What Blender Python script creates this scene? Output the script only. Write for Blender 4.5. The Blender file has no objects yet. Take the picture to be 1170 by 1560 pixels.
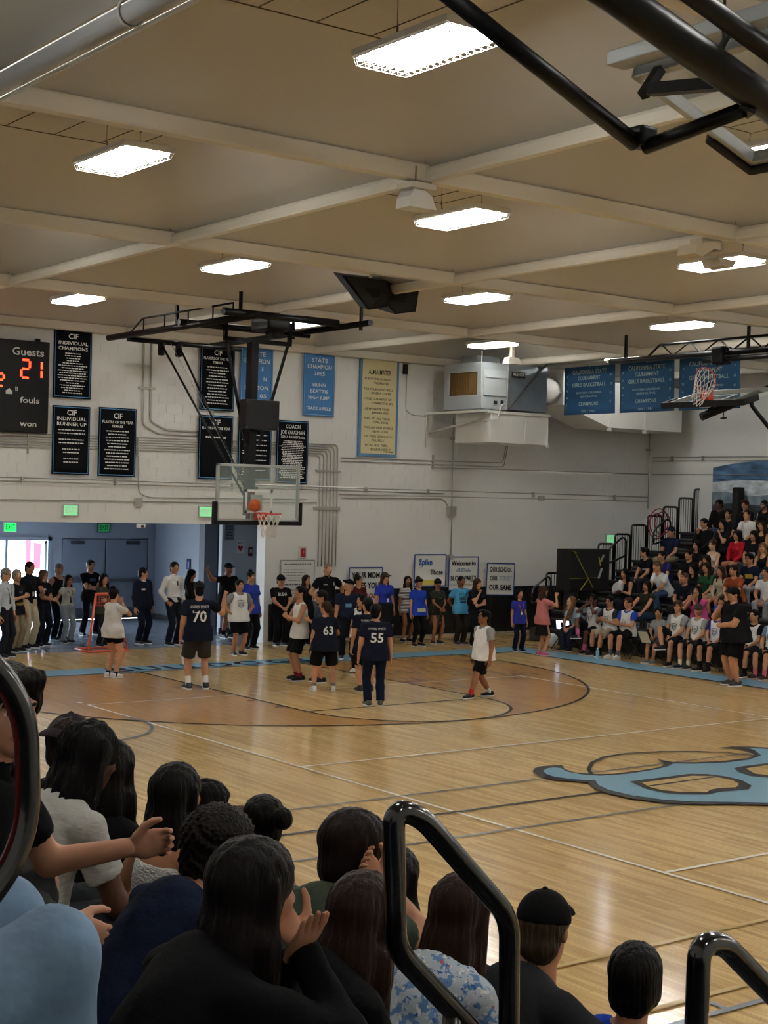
import bpy, bmesh, math, random
import numpy as np
from mathutils import Vector, Matrix
from mathutils.bvhtree import BVHTree

# ---------------------------------------------------------------- camera, world, sun, exposure
scn = bpy.context.scene
COL = scn.collection
CAM = (-10.3585, -21.6303, 3.4084); YAW, PITCH, ROLL, FPX = 0.639429, -0.009584, 0.026521, 2270.67
cam_d = bpy.data.cameras.new('camera'); cam_o = bpy.data.objects.new('camera', cam_d); COL.objects.link(cam_o)
_f = Vector((math.sin(YAW)*math.cos(PITCH), math.cos(YAW)*math.cos(PITCH), math.sin(PITCH)))
_r = Vector((math.cos(YAW), -math.sin(YAW), 0)); _u = _r.cross(_f)
_r2 = math.cos(ROLL)*_r + math.sin(ROLL)*_u; _u2 = -math.sin(ROLL)*_r + math.cos(ROLL)*_u
cam_o.matrix_world = Matrix(((_r2.x, _u2.x, -_f.x, CAM[0]), (_r2.y, _u2.y, -_f.y, CAM[1]), (_r2.z, _u2.z, -_f.z, CAM[2]), (0, 0, 0, 1)))
cam_d.sensor_fit = 'HORIZONTAL'; cam_d.sensor_width = 36.0; cam_d.lens = FPX/1170*36
cam_d.clip_start = 0.05; cam_d.clip_end = 300
scn.camera = cam_o
w = bpy.data.worlds.new('sky'); scn.world = w; w.use_nodes = True
bg = w.node_tree.nodes['Background']; bg.inputs[0].default_value = (0.72, 0.86, 1.0, 1); bg.inputs[1].default_value = 16.0
sd = bpy.data.lights.new('sun_offscreen', 'SUN'); sd.energy = 30.0; sd.angle = 0.01; sd.color = (1, .96, .9)
so = bpy.data.objects.new('sun_offscreen', sd); COL.objects.link(so); so.rotation_euler = (math.radians(-48), 0, math.radians(-14))
scn.view_settings.view_transform = 'Standard'; scn.view_settings.look = 'None'
scn.view_settings.exposure = 0.55; scn.view_settings.gamma = 1.0; scn.view_settings.use_curve_mapping = False
LAMP = 78.0          # emission of the fluorescent tubes

# ---------------------------------------------------------------- materials
def lin(h):
    if not isinstance(h, str): return tuple(h)
    h = h.lstrip('#'); c = [int(h[i:i+2], 16)/255 for i in (0, 2, 4)]
    return tuple(x/12.92 if x <= .04045 else ((x+.055)/1.055)**2.4 for x in c)
_M = {}
def mat(name, col='#808080', rough=.6, metal=0., bump=0., bscale=40., var=0., vscale=8., stretch=None, emit=0., coat=0., spec=.5, alpha=1., trans=0.):
    if name in _M: return _M[name]
    m = bpy.data.materials.new(name); m.use_nodes = True; _M[name] = m
    nt = m.node_tree; b = nt.nodes['Principled BSDF']
    c = lin(col) + (1,)
    b.inputs['Base Color'].default_value = c; b.inputs['Roughness'].default_value = rough; b.inputs['Metallic'].default_value = metal
    b.inputs['Specular IOR Level'].default_value = spec
    if coat: b.inputs['Coat Weight'].default_value = coat; b.inputs['Coat Roughness'].default_value = .08
    if emit: b.inputs['Emission Color'].default_value = c; b.inputs['Emission Strength'].default_value = emit
    if trans: b.inputs['Transmission Weight'].default_value = trans
    if alpha < 1: b.inputs['Alpha'].default_value = alpha
    if bump or var:
        tc = nt.nodes.new('ShaderNodeTexCoord'); mp = nt.nodes.new('ShaderNodeMapping')
        if stretch: mp.inputs['Scale'].default_value = stretch
        nt.links.new(tc.outputs['Object'], mp.inputs[0])
        if var:
            n = nt.nodes.new('ShaderNodeTexNoise'); n.inputs['Scale'].default_value = vscale; n.inputs['Detail'].default_value = 4
            nt.links.new(mp.outputs[0], n.inputs['Vector'])
            r = nt.nodes.new('ShaderNodeMapRange'); r.inputs[1].default_value = .3; r.inputs[2].default_value = .7
            r.inputs[3].default_value = 1-var; r.inputs[4].default_value = 1+var
            nt.links.new(n.outputs['Fac'], r.inputs[0])
            x = nt.nodes.new('ShaderNodeMix'); x.data_type = 'RGBA'; x.blend_type = 'MULTIPLY'; x.inputs[0].default_value = 1
            x.inputs[6].default_value = c; nt.links.new(r.outputs[0], x.inputs[7]); nt.links.new(x.outputs[2], b.inputs['Base Color'])
        if bump:
            n2 = nt.nodes.new('ShaderNodeTexNoise'); n2.inputs['Scale'].default_value = bscale; n2.inputs['Detail'].default_value = 3
            nt.links.new(mp.outputs[0], n2.inputs['Vector'])
            bp = nt.nodes.new('ShaderNodeBump'); bp.inputs['Strength'].default_value = bump; bp.inputs['Distance'].default_value = .02
            nt.links.new(n2.outputs['Fac'], bp.inputs['Height']); nt.links.new(bp.outputs[0], b.inputs['Normal'])
    return m
def cloth(c, var=.06): return mat('cloth_'+c, c, .92, bump=.25, bscale=28, var=var, vscale=14, spec=.15)
def skinm(c): return mat('skin_'+c, c, .55, var=.05, vscale=12, spec=.35)
def hairm(c): return mat('hair_'+c, c, .5, bump=.4, bscale=90, var=.3, vscale=80, stretch=(1, 1, .08), spec=.12)
def plain(c, rough=.6): return mat('paint_%s_%d' % (c, rough*100), c, rough, spec=.3)
BLK = lambda: mat('black_steel', '#070708', .42, .0, spec=.22)

# ---------------------------------------------------------------- objects
def tag(o, label=None, cat=None, group=None, kind=None):
    if label: o['label'] = label
    if cat: o['category'] = cat
    if group: o['group'] = group
    if kind: o['kind'] = kind
    return o
def empty(name, loc=(0, 0, 0), rz=0., label=None, cat=None, group=None, kind=None):
    o = bpy.data.objects.new(name, None); COL.objects.link(o); o.location = loc; o.rotation_euler = (0, 0, rz); o.empty_display_size = .1
    return tag(o, label, cat, group, kind)
def link(name, me, m=None, parent=None):
    o = bpy.data.objects.new(name, me); COL.objects.link(o)
    if m is not None:
        if len(me.materials) == 0: me.materials.append(m)
        else: o.material_slots[0].link = 'OBJECT'; o.material_slots[0].material = m
    if parent is not None: o.parent = parent
    return o
def copy_tree(o, parent=None):
    c = o.copy(); COL.objects.link(c); c.parent = parent
    for ch in o.children: copy_tree(ch, c)
    return c
class MB:
    """collects boxes, bars, tubes and polygons into one mesh"""
    def __init__(s): s.v = []; s.f = []; s.sm = []
    def add(s, vs, fs, smooth=False):
        n = len(s.v); s.v += [tuple(map(float, p)) for p in vs]; s.f += [tuple(i+n for i in f) for f in fs]; s.sm += [smooth]*len(fs); return s
    def box(s, x0, x1, y0, y1, z0, z1):
        return s.add([(x0,y0,z0),(x1,y0,z0),(x1,y1,z0),(x0,y1,z0),(x0,y0,z1),(x1,y0,z1),(x1,y1,z1),(x0,y1,z1)],
              [(0,3,2,1),(4,5,6,7),(0,1,5,4),(1,2,6,5),(2,3,7,6),(3,0,4,7)])
    def bbox(s, x0, x1, y0, y1, z0, z1, b=.01):
        """box with chamfered edges"""
        bm = bmesh.new(); bmesh.ops.create_cube(bm, size=1)
        for v in bm.verts: v.co = Vector(((x0+x1)/2+v.co.x*(x1-x0), (y0+y1)/2+v.co.y*(y1-y0), (z0+z1)/2+v.co.z*(z1-z0)))
        bmesh.ops.bevel(bm, geom=bm.edges[:], offset=b, segments=2, affect='EDGES', profile=.6)
        bm.verts.index_update(); s.add([v.co for v in bm.verts], [[v.index for v in f.verts] for f in bm.faces]); bm.free(); return s
    def bar(s, a, b, w=.05, h=None, up=(0, 0, 1)):
        h = h or w; a = Vector(a); b = Vector(b); d = (b-a).normalized(); u = Vector(up)
        if abs(d.dot(u)) > .98: u = Vector((1, 0, 0))
        r = d.cross(u).normalized(); u = r.cross(d)
        vs = [p+r*(i*w/2)+u*(j*h/2) for p in (a, b) for i, j in ((-1,-1),(1,-1),(1,1),(-1,1))]
        return s.add(vs, [(0,1,2,3)[::-1],(4,5,6,7),(0,1,5,4),(1,2,6,5),(2,3,7,6),(3,0,4,7)])
    def tube(s, pts, r=.02, n=8, closed=False, caps=True, r2=None):
        pts = [Vector(p) for p in pts]; m = len(pts); vs = []; fs = []
        prev = None
        for i, p in enumerate(pts):
            if closed: d = pts[(i+1) % m]-pts[i-1]
            else: d = pts[min(i+1, m-1)]-pts[max(i-1, 0)]
            d.normalize()
            if prev is None:
                a = d.orthogonal().normalized()
            else:
                a = prev-d*prev.dot(d); a = a.normalized() if a.length > 1e-6 else d.orthogonal().normalized()
            prev = a; b = d.cross(a); rr = r if r2 is None else r+(r2-r)*i/(m-1)
            vs += [p+a*(rr*math.cos(2*math.pi*k/n))+b*(rr*math.sin(2*math.pi*k/n)) for k in range(n)]
        q = m if closed else m-1
        for i in range(q):
            j = (i+1) % m
            for k in range(n): fs.append((i*n+k, i*n+(k+1) % n, j*n+(k+1) % n, j*n+k))
        s.add(vs, fs, True)
        if caps and not closed:
            o = len(s.v)-m*n; s.f += [tuple(o+k for k in range(n))[::-1], tuple(o+(m-1)*n+k for k in range(n))]; s.sm += [False]*2
        return s
    def lathe(s, prof, c=(0, 0, 0), n=20):
        vs = []; m = len(prof)
        for r, z in prof: vs += [(c[0]+r*math.cos(2*math.pi*k/n), c[1]+r*math.sin(2*math.pi*k/n), c[2]+z) for k in range(n)]
        return s.add(vs, [(i*n+k, i*n+(k+1) % n, (i+1)*n+(k+1) % n, (i+1)*n+k) for i in range(m-1) for k in range(n)], True)
    def poly(s, pts): return s.add(pts, [tuple(range(len(pts)))])
    def prism(s, pts, d):
        n = len(pts); d = Vector(d); q = [Vector(p) for p in pts]
        return s.add(q+[p+d for p in q], [tuple(range(n))[::-1], tuple(range(n, 2*n))]+[(i, (i+1) % n, n+(i+1) % n, n+i) for i in range(n)])
    def mesh(s, name):
        me = bpy.data.meshes.new(name); me.from_pydata(s.v, [], s.f); me.polygons.foreach_set('use_smooth', s.sm); me.update()
        return me
    def build(s, name, m, parent=None, label=None, cat=None, group=None, kind=None):
        return tag(link(name, s.mesh(name), m, parent), label, cat, group, kind)
def fillet(pts, r, n=5, closed=False):
    """rounds the corners of a polyline"""
    P = [Vector(p) for p in pts]; out = []; m = len(P)
    for i, p in enumerate(P):
        if not closed and i in (0, m-1): out.append(p); continue
        a = (P[i-1]-p); b = (P[(i+1) % m]-p); rr = min(r, a.length*.49, b.length*.49)
        a = p+a.normalized()*rr; b = p+b.normalized()*rr
        for k in range(n+1):
            t = k/n; out.append(a*(1-t)**2+p*(2*t*(1-t))+b*t**2)
    return out
_font = {}
def text_polys(s, size=1., align='CENTER', bold=0., space=1.0):
    """flat lettering: vertices (x, y) and faces of a string"""
    key = (s, size, align, bold, space)
    if key in _font: return _font[key]
    cu = bpy.data.curves.new('lettering', 'FONT'); cu.body = s; cu.size = size; cu.align_x = align; cu.align_y = 'CENTER'
    cu.offset = bold*size; cu.resolution_u = 2; cu.space_character = space
    o = bpy.data.objects.new('lettering', cu); COL.objects.link(o)
    bpy.context.view_layer.update()
    me = bpy.data.meshes.new_from_object(o.evaluated_get(bpy.context.evaluated_depsgraph_get()))
    r = ([(v.co.x, v.co.y) for v in me.vertices], [tuple(p.vertices) for p in me.polygons])
    bpy.data.objects.remove(o); bpy.data.curves.remove(cu); bpy.data.meshes.remove(me)
    _font[key] = r; return r
def put_text(mb, s, size, org, ex, ey, width=None, **k):
    """adds a string to an MB on the plane org + x*ex + y*ey; width squeezes it to a given length"""
    vs, fs = text_polys(s, size, **k); org = Vector(org); ex = Vector(ex); ey = Vector(ey)
    sx = 1.
    if width and vs:
        xs = [v[0] for v in vs]; sx = width/max(1e-6, max(xs)-min(xs))
    mb.add([org+ex*(x*sx)+ey*y for x, y in vs], fs)
# ---------------------------------------------------------------- distance-field modelling of bodies, clothes and hair
A = lambda *p: np.array(p, float)
def unit(v): return v/(np.linalg.norm(v)+1e-12)
class Field:
    def __init__(s, lo, hi, h):
        s.o = np.array(lo, float)-3*h; s.h = h; s.n = np.maximum(4, np.ceil((np.array(hi)-s.o+3*h)/h).astype(int)); s.F = np.full(s.n, .5)
    def block(s, lo, hi, pad):
        a = np.clip(np.floor((lo-pad-s.o)/s.h).astype(int), 0, s.n); b = np.clip(np.ceil((hi+pad-s.o)/s.h).astype(int)+1, 0, s.n)
        if np.any(b <= a): return None
        sl = tuple(slice(i, j) for i, j in zip(a, b))
        P = [s.o[i]+s.h*np.arange(a[i], b[i]) for i in range(3)]
        return sl, P[0][:, None, None], P[1][None, :, None], P[2][None, None, :]
    def put(s, sl, d, k, sub=False):
        f = s.F[sl]
        if sub: d = -d; s.F[sl] = np.maximum(f, d) if k <= 0 else -s._smin(-f, -d, k)
        else: s.F[sl] = np.minimum(f, d) if k <= 0 else s._smin(f, d, k)
    @staticmethod
    def _smin(a, b, k):
        h = np.clip(.5+.5*(b-a)/k, 0, 1); return b+(a-b)*h-k*h*(1-h)
    def rc(s, a, b, ra, rb, k=.03, cut=None, sub=False, flat=None):
        """tapered limb from a to b; cut = (point, normal) trims it; flat = (axis, ratio) squashes it"""
        a = np.array(a, float); b = np.array(b, float); R = max(ra, rb)
        bl = s.block(np.minimum(a, b)-R, np.maximum(a, b)+R, k+2.5*s.h)
        if bl is None: return s
        sl, X, Y, Z = bl; d = b-a; L = d@d+1e-12
        px, py, pz = X-a[0], Y-a[1], Z-a[2]
        t = np.clip((px*d[0]+py*d[1]+pz*d[2])/L, 0, 1)
        qx, qy, qz = px-t*d[0], py-t*d[1], pz-t*d[2]
        if flat is not None:
            ax, ra_ = flat; c = (qx*ax[0]+qy*ax[1]+qz*ax[2])*(1/ra_-1)
            qx, qy, qz = qx+c*ax[0], qy+c*ax[1], qz+c*ax[2]
        D = np.sqrt(qx*qx+qy*qy+qz*qz)-(ra+(rb-ra)*t)
        if flat is not None: D = D*max(.5, flat[1])
        if cut is not None:
            p, n = cut; D = np.maximum(D, (X-p[0])*n[0]+(Y-p[1])*n[1]+(Z-p[2])*n[2])
        s.put(sl, D, k, sub); return s
    def ell(s, c, r, k=.03, fr=None, sub=False, cut=None):
        c = np.array(c, float); r = np.array(r, float); R = r.max() if fr is not None else r
        bl = s.block(c-R, c+R, k+2.5*s.h)
        if bl is None: return s
        sl, X, Y, Z = bl; px, py, pz = X-c[0], Y-c[1], Z-c[2]
        if fr is not None:
            px, py, pz = [px*fr[0, i]+py*fr[1, i]+pz*fr[2, i] for i in range(3)]
        k0 = np.sqrt((px/r[0])**2+(py/r[1])**2+(pz/r[2])**2)
        k1 = np.sqrt((px/r[0]**2)**2+(py/r[1]**2)**2+(pz/r[2]**2)**2)+1e-9
        D = k0*(k0-1)/k1
        if cut is not None:
            p, n = cut; D = np.maximum(D, (X-p[0])*n[0]+(Y-p[1])*n[1]+(Z-p[2])*n[2])
        s.put(sl, D, k, sub); return s
    def half(s, p, n):
        """removes everything on the side the normal points to"""
        X, Y, Z = [s.o[i]+s.h*np.arange(s.n[i]) for i in range(3)]
        s.F = np.maximum(s.F, (X[:, None, None]-p[0])*n[0]+(Y[None, :, None]-p[1])*n[1]+(Z[None, None, :]-p[2])*n[2]); return s
    def ripple(s, amp, fx=(19, 7, 11), seed=0):
        r = np.random.RandomState(seed); X, Y, Z = [s.o[i]+s.h*np.arange(s.n[i]) for i in range(3)]
        X, Y, Z = X[:, None, None], Y[None, :, None], Z[None, None, :]; g = 0
        for q in range(3):
            a = r.rand(3)*6.3; sgn = r.choice([-1, 1], 2); m = 1+.6*q
            g = g+np.sin(fx[0]*m*X+sgn[0]*fx[1]*m*Y+a[0])*np.sin(fx[2]*m*Z+sgn[1]*fx[1]*m*Y+a[1])/(1+.5*q)
        s.F = s.F+amp*g; return s
    def net(s):
        F = s.F; S = F < 0
        nx, ny, nz = F.shape
        c = np.zeros((nx-1, ny-1, nz-1), np.int8)
        co = [(i, j, k) for i in (0, 1) for j in (0, 1) for k in (0, 1)]
        for i, j, k in co: c += S[i:nx-1+i, j:ny-1+j, k:nz-1+k]
        act = (c > 0) & (c < 8); idx = np.argwhere(act)
        if len(idx) == 0: return np.zeros((0, 3)), np.zeros((0, 4), int)
        ID = np.full(act.shape, -1, np.int64); ID[act] = np.arange(len(idx))
        acc = np.zeros((len(idx), 3)); cnt = np.zeros(len(idx))
        V = {o: F[idx[:, 0]+o[0], idx[:, 1]+o[1], idx[:, 2]+o[2]] for o in co}
        for a in co:
            for ax in range(3):
                if a[ax]: continue
                b = list(a); b[ax] = 1; b = tuple(b); fa, fb = V[a], V[b]; m = (fa < 0) != (fb < 0)
                t = np.where(m, fa/np.where(m, fa-fb, 1), 0)
                for q in range(3): acc[:, q] += np.where(m, a[q]+(t if q == ax else 0), 0)
                cnt += m
        verts = s.o+s.h*(idx+acc/cnt[:, None])
        quads = []
        for ax in range(3):
            o1, o2 = [(1, 2), (2, 0), (0, 1)][ax]
            s0 = [slice(1, None)]*3; s1 = [slice(1, None)]*3
            s0[ax] = slice(None, -1); s1[ax] = slice(1, None)
            for o in (o1, o2): s0[o] = slice(1, -1); s1[o] = slice(1, -1)
            A0 = S[tuple(s0)]; B0 = S[tuple(s1)]; m = A0 != B0; e = np.argwhere(m)
            if len(e) == 0: continue
            base = e.copy(); base[:, o1] += 1; base[:, o2] += 1
            def cell(d1, d2):
                q = base.copy(); q[:, o1] -= d1; q[:, o2] -= d2; return ID[q[:, 0], q[:, 1], q[:, 2]]
            Q = np.stack([cell(1, 1), cell(0, 1), cell(0, 0), cell(1, 0)], 1)
            fl = ~A0[m]; Q[fl] = Q[fl][:, ::-1]; quads.append(Q)
        Q = np.concatenate(quads); Q = Q[(Q >= 0).all(1)]
        return verts, Q
def np_mesh(name, V, Q, mi=None):
    me = bpy.data.meshes.new(name); n = len(Q)
    me.vertices.add(len(V)); me.vertices.foreach_set('co', V.astype(np.float32).ravel())
    me.loops.add(4*n); me.loops.foreach_set('vertex_index', Q.astype(np.int32).ravel())
    me.polygons.add(n); me.polygons.foreach_set('loop_start', np.arange(0, 4*n, 4, dtype=np.int32))
    me.polygons.foreach_set('use_smooth', np.ones(n, bool))
    if mi is not None: me.polygons.foreach_set('material_index', mi.astype(np.int32))
    me.update(calc_edges=True); return me

# ---------------- templates, all in their own frames: head looks along +Y, hand hangs along -Z with the thumb towards +Y
_T = {}
def head_t(h):
    """head with brow, sockets, eyes, nose, lips, chin and ears; material per face: 0 skin 1 eye 2 iris 3 lips 4 brow"""
    if ('head', h) in _T: return _T['head', h]
    f = Field((-.1, -.13, -.2), (.1, .13, .13), h)
    f.ell((0, -.014, .034), (.076, .095, .084), .02)
    f.ell((0, .026, -.03), (.06, .066, .082), .035)
    f.ell((0, .052, -.088), (.026, .026, .022), .03)
    for s in (-1, 1):
        f.ell((s*.046, -.004, -.062), (.018, .034, .03), .03); f.ell((s*.04, .06, -.022), (.02, .02, .022), .02)
        f.rc((s*.012, .084, .032), (s*.046, .073, .032), .009, .008, .014)
    f.rc((0, -.02, -.05), (0, -.038, -.17), .055, .06, .03)
    for s in (-1, 1): f.ell((s*.031, .098, .008), (.019, .017, .013), .008, sub=True)
    f.rc((0, .086, .02), (0, .104, -.022), .008, .012, .009)
    for s in (-1, 1):
        f.ell((s*.011, .093, -.027), (.008, .011, .008), .008); f.ell((s*.031, .0715, .008), (.0145, .0135, .0125), .002)
        f.ell((s*.077, -.01, -.002), (.009, .021, .031), .008)
    f.ell((0, .083, -.052), (.025, .012, .0065), .006); f.ell((0, .080, -.063), (.021, .012, .008), .006)
    V, Q = f.net(); C = V[Q].mean(1); mi = np.zeros(len(Q), int); x = np.abs(C[:, 0]); y, z = C[:, 1], C[:, 2]
    ed = np.sqrt((x-.031)**2+((z-.008)*2.3)**2); ey = (y > .066) & (ed < .0125); mi[ey] = 1; mi[ey & (np.abs(x-.031) < .0058)] = 2
    mi[(y > .07) & (((x/.026)**2+((z+.057)/.012)**2) < 1)] = 3
    mi[(y > .06) & (x > .013) & (x < .05) & (np.abs(z-.032+.1*(x-.03)**2*20) < .0055)] = 4
    _T['head', h] = (V, Q, mi); return _T['head', h]
def hand_t(kind, h):
    """right hand: palm, four fingers of different lengths with knuckle bends, thumb from the side of the palm"""
    if ('hand', kind, h) in _T: return _T['hand', kind, h]
    f = Field((-.12, -.09, -.22), (.05, .09, .03), h)
    f.rc((0, 0, .01), (0, 0, -.03), .024, .024, .02, flat=(A(1, 0, 0), .75))
    f.rc((0, -.004, -.045), (0, .002, -.078), .038, .04, .02, flat=(A(1, 0, 0), .40))
    curl = {'relaxed': (18, 32, 25), 'open': (2, 6, 5), 'fist': (70, 85, 60), 'grip': (45, 50, 35), 'spread': (3, 8, 6)}[kind]
    for i, (yy, L, r) in enumerate(((.031, .072, .0092), (.0105, .08, .0095), (-.0105, .075, .0092), (-.030, .06, .0082))):
        p = A(0, yy*.95, -.088); ang = 0; sp = (yy*9 if kind == 'spread' else yy*2.4)
        for j, fr in enumerate((.44, .32, .24)):
            ang += math.radians(curl[j]*(1+.12*i)); d = A(-math.sin(ang), math.sin(math.radians(sp*30))*(.5 if j else 1)*.6, -math.cos(ang)); d = unit(d)
            q = p+d*L*fr; f.rc(p, q, r*(1-.1*j), r*(.92-.1*j), .004); p = q
    b = A(-.008, .028, -.03); q = b+A(-.012, .03, -.032)*(1.1 if kind in ('open', 'spread') else .9)
    e = q+(A(-.008, .012, -.03) if kind in ('open', 'spread', 'relaxed') else A(-.022, -.008, -.022)); t = e+(A(-.004, .002, -.022) if kind != 'fist' else A(-.016, -.014, -.008))
    f.rc(b, q, .016, .0125, .012); f.rc(q, e, .0118, .0105, .004); f.rc(e, t, .0102, .0085, .003)
    _T['hand', kind, h] = f.net(); return _T['hand', kind, h]
def hair_t(style, h):
    if ('hair', style, h) in _T: return _T['hair', style, h]
    big = style in ('long', 'longside', 'mid', 'braids', 'wavy')
    f = Field((-.18, -.24, -.5 if big else -.22), (.18, .16, .22), h); k = .02
    if style != 'fringe_only':
        t = {'buzz': .006, 'short': .014, 'crop': .011, 'swept': .017, 'curly': .022, 'mop': .024, 'afro': .05, 'bob': .02}.get(style, .014)
        f.ell((0, -.014, .036), (.076+t, .097+t, .084+t), k)
    if style in ('short', 'crop', 'buzz', 'swept', 'curly', 'afro'):
        f.ell((0, -.06, -.04), (.066+t*.5, .055+t*.5, .07), k)
        if style == 'swept': f.rc((-.05, .06, .10), (.05, .07, .095), .028, .026, .03)
        if style in ('curly', 'afro'): f.ripple(.0055 if style == 'curly' else .008, (150, 105, 140), 4)
    if style == 'mop':
        f.ell((0, -.055, -.05), (.085, .062, .085), k)
        for s in (-1, 1): f.ell((s*.068, -.01, -.03), (.03, .05, .06), .02)
    if style in ('long', 'wavy', 'longside', 'mid', 'bob', 'braids'):
        L = {'long': -.40, 'wavy': -.36, 'longside': -.36, 'mid': -.24, 'bob': -.13, 'braids': -.30}[style]
        f.rc((0, -.055, .0), (0, -.075, -.14), .085, .088, .03, flat=(A(0, 1, 0), .6))
        f.rc((0, -.075, -.12), (0, -.10, L), .088, .07, .03, flat=(A(0, 1, 0), .42))
        for s in (-1, 1):
            f.rc((s*.07, .0, .03), (s*.082, -.01, max(L, -.16)), .026, .03, .025)
            if style in ('longside', 'wavy', 'long'): f.rc((s*.082, -.012, -.1), (s*.095, .015, L*.85), .034, .022, .03)
    if style in ('pony', 'bun', 'updo'):
        f.ell((0, -.05, -.035), (.064, .05, .055), k)
        if style == 'pony': f.rc((0, -.11, .03), (0, -.165, -.02), .026, .032, .02); f.rc((0, -.165, -.02), (0, -.155, -.18), .034, .014, .02)
        elif style == 'updo': f.ell((0, -.155, .035), (.045, .05, .05), .008); f.rc((0, -.1, .035), (0, -.13, .035), .022, .022, .01)
        else: f.ell((0, -.03, .135), (.05, .05, .042), .01)
    if style == 'wavy': f.ripple(.006, (48, 30, 22), 3)
    # face opening
    fr = .028 if style in ('mid', 'bob', 'wavy', 'crop') else .04
    f.ell((0, .115, -.04), (.07, .082, .085+fr), .012, sub=True)
    f.ell((0, .06, -.12), (.062, .07, .09), .012, sub=True)
    if style in ('short', 'crop', 'buzz', 'swept', 'pony', 'bun', 'updo', 'curly', 'afro'):
        for s in (-1, 1): f.ell((s*.095, .012, -.03), (.04, .045, .05), .012, sub=True)
        f.half((0, 0, -.095), (0, .25, -1))
    if style == 'braids': f.ripple(.007, (120, 25, 12), 8)
    elif style not in ('curly', 'afro', 'buzz'): f.ripple(.0025, (130, 60, 9), 2)
    _T['hair', style, h] = np_mesh('hair', *f.net()); return _T['hair', style, h]
def cap_t(h):
    if ('cap', h) in _T: return _T['cap', h]
    f = Field((-.13, -.15, -.05), (.13, .25, .18), h); f.ell((0, -.012, .045), (.094, .112, .098), .01, cut=((0, 0, .03), (0, -.12, -1)))
    f.ell((0, -.012, .145), (.01, .01, .008), .004); c = np_mesh('crown', *f.net())
    f = Field((-.13, 0, -.02), (.13, .25, .12), h*.6); f.ell((0, .095, .035), (.078, .095, .05), .0); f.ell((0, .09, .02), (.085, .12, .05), .0, sub=True)
    f.half((0, .06, 0), (0, -1, 0)); _T['cap', h] = (c, np_mesh('brim', *f.net())); return _T['cap', h]
def shoe_t():
    if 'shoe' in _T: return _T['shoe']
    f = Field((-.06, -.1, 0), (.06, .22, .13), .009)
    f.rc((0, -.045, .05), (0, .15, .04), .042, .038, .02, flat=(A(0, 0, 1), .95)); f.rc((0, -.04, .06), (0, -.035, .105), .04, .042, .02); f.rc((0, -.02, .085), (0, .09, .055), .036, .03, .02)
    f.half((0, 0, .02), (0, 0, -1)); f.half((0, 0, .115), (0, -.15, 1)); up = np_mesh('upper', *f.net())
    f = Field((-.06, -.1, 0), (.06, .22, .05), .008)
    f.rc((0, -.045, .012), (.0, .15, .012), .046, .043, .02); f.half((0, 0, .001), (0, 0, -1)); f.half((0, 0, .027), (0, 0, 1)); so_ = np_mesh('sole', *f.net())
    mb = MB()
    for i in range(4): mb.tube([(-.022, .03+.022*i, .093-.010*i), (0, .034+.022*i, .103-.011*i), (.022, .03+.022*i, .093-.010*i)], .004, 5)
    la = mb.mesh('laces'); _T['shoe'] = (up, so_, la); return _T['shoe']

def rotm(yaw=0, pitch=0, roll=0):
    """yaw turns left (+), pitch nods up (+), roll tilts"""
    cy, sy = math.cos(yaw), math.sin(yaw); cp, sp = math.cos(pitch), math.sin(pitch); cr, sr = math.cos(roll), math.sin(roll)
    return A(cy, -sy, 0, sy, cy, 0, 0, 0, 1).reshape(3, 3) @ A(1, 0, 0, 0, cp, -sp, 0, sp, cp).reshape(3, 3) @ A(cr, 0, sr, 0, 1, 0, -sr, 0, cr).reshape(3, 3)
def ik(a, t, l1, l2, pole):
    d = t-a; L = np.linalg.norm(d); m = (l1+l2)*.995
    if L > m: t = a+d*(m/L); L = m; d = t-a
    L = max(L, abs(l1-l2)+.02); u = d/(np.linalg.norm(d)+1e-9); x = (l1*l1-l2*l2+L*L)/(2*L); hgt = math.sqrt(max(l1*l1-x*x, 0))
    p = pole-u*(pole@u); p = unit(p)
    return a+u*x+p*hgt, a+u*L

ARMS = {  # hand position from the shoulder (outward, forward, up) for a 1.7 m figure, elbow pole, hand shape, palm turn
 'down': ((.07, .05, -.54), (.3, -1, 0), 'relaxed'), 'hips': ((.0, .07, -.40), (1, -.5, .0), 'fist'), 'behind': ((-.10, -.17, -.42), (1, -.3, 0), 'relaxed'),
 'crossed': ((-.27, .19, -.24), (.6, .2, -1), 'relaxed'), 'crossed2': ((-.25, .23, -.29), (.6, .2, -1), 'fist'), 'clasp': ((-.15, .25, -.40), (1, -.2, -.3), 'grip'),
 'face': ((-.10, .20, .03), (.7, .2, -1), 'fist'), 'chin': ((-.14, .19, .0), (.3, .3, -1), 'fist'), 'mouth': ((-.15, .21, .05), (.6, .3, -.8), 'open'),
 'lap': ((-.10, .26, -.42), (1, -.5, -.2), 'relaxed'), 'clap': ((-.15, .30, -.22), (.8, 0, -1), 'open'), 'chest': ((-.12, .26, -.18), (.8, 0, -1), 'grip'),
 'raise': ((.05, .25, .12), (.6, .1, -1), 'fist'), 'head': ((-.08, .03, .17), (1, .1, .2), 'relaxed'), 'brow': ((-.10, .16, .13), (1, .2, -.1), 'open'), 'fwd': ((-.02, .38, -.16), (.5, 0, -1), 'grip'),
 'pocket': ((.03, .08, -.45), (.6, -1, 0), 'fist'), 'lean': ((.28, -.16, -.38), (1, -.4, 0), 'relaxed'), 'knee': ((.02, .40, -.36), (.8, -.1, -.3), 'relaxed'), 'phone': ((-.12, .30, -.10), (.8, 0, -1), 'grip'),
 'point': ((.22, .16, .10), (.3, .3, -1), 'fist'), 'up': ((.12, .12, .42), (1, 0, -.3), 'open'), 'side': ((.44, .08, .20), (.2, -.3, -1), 'relaxed')}

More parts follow.
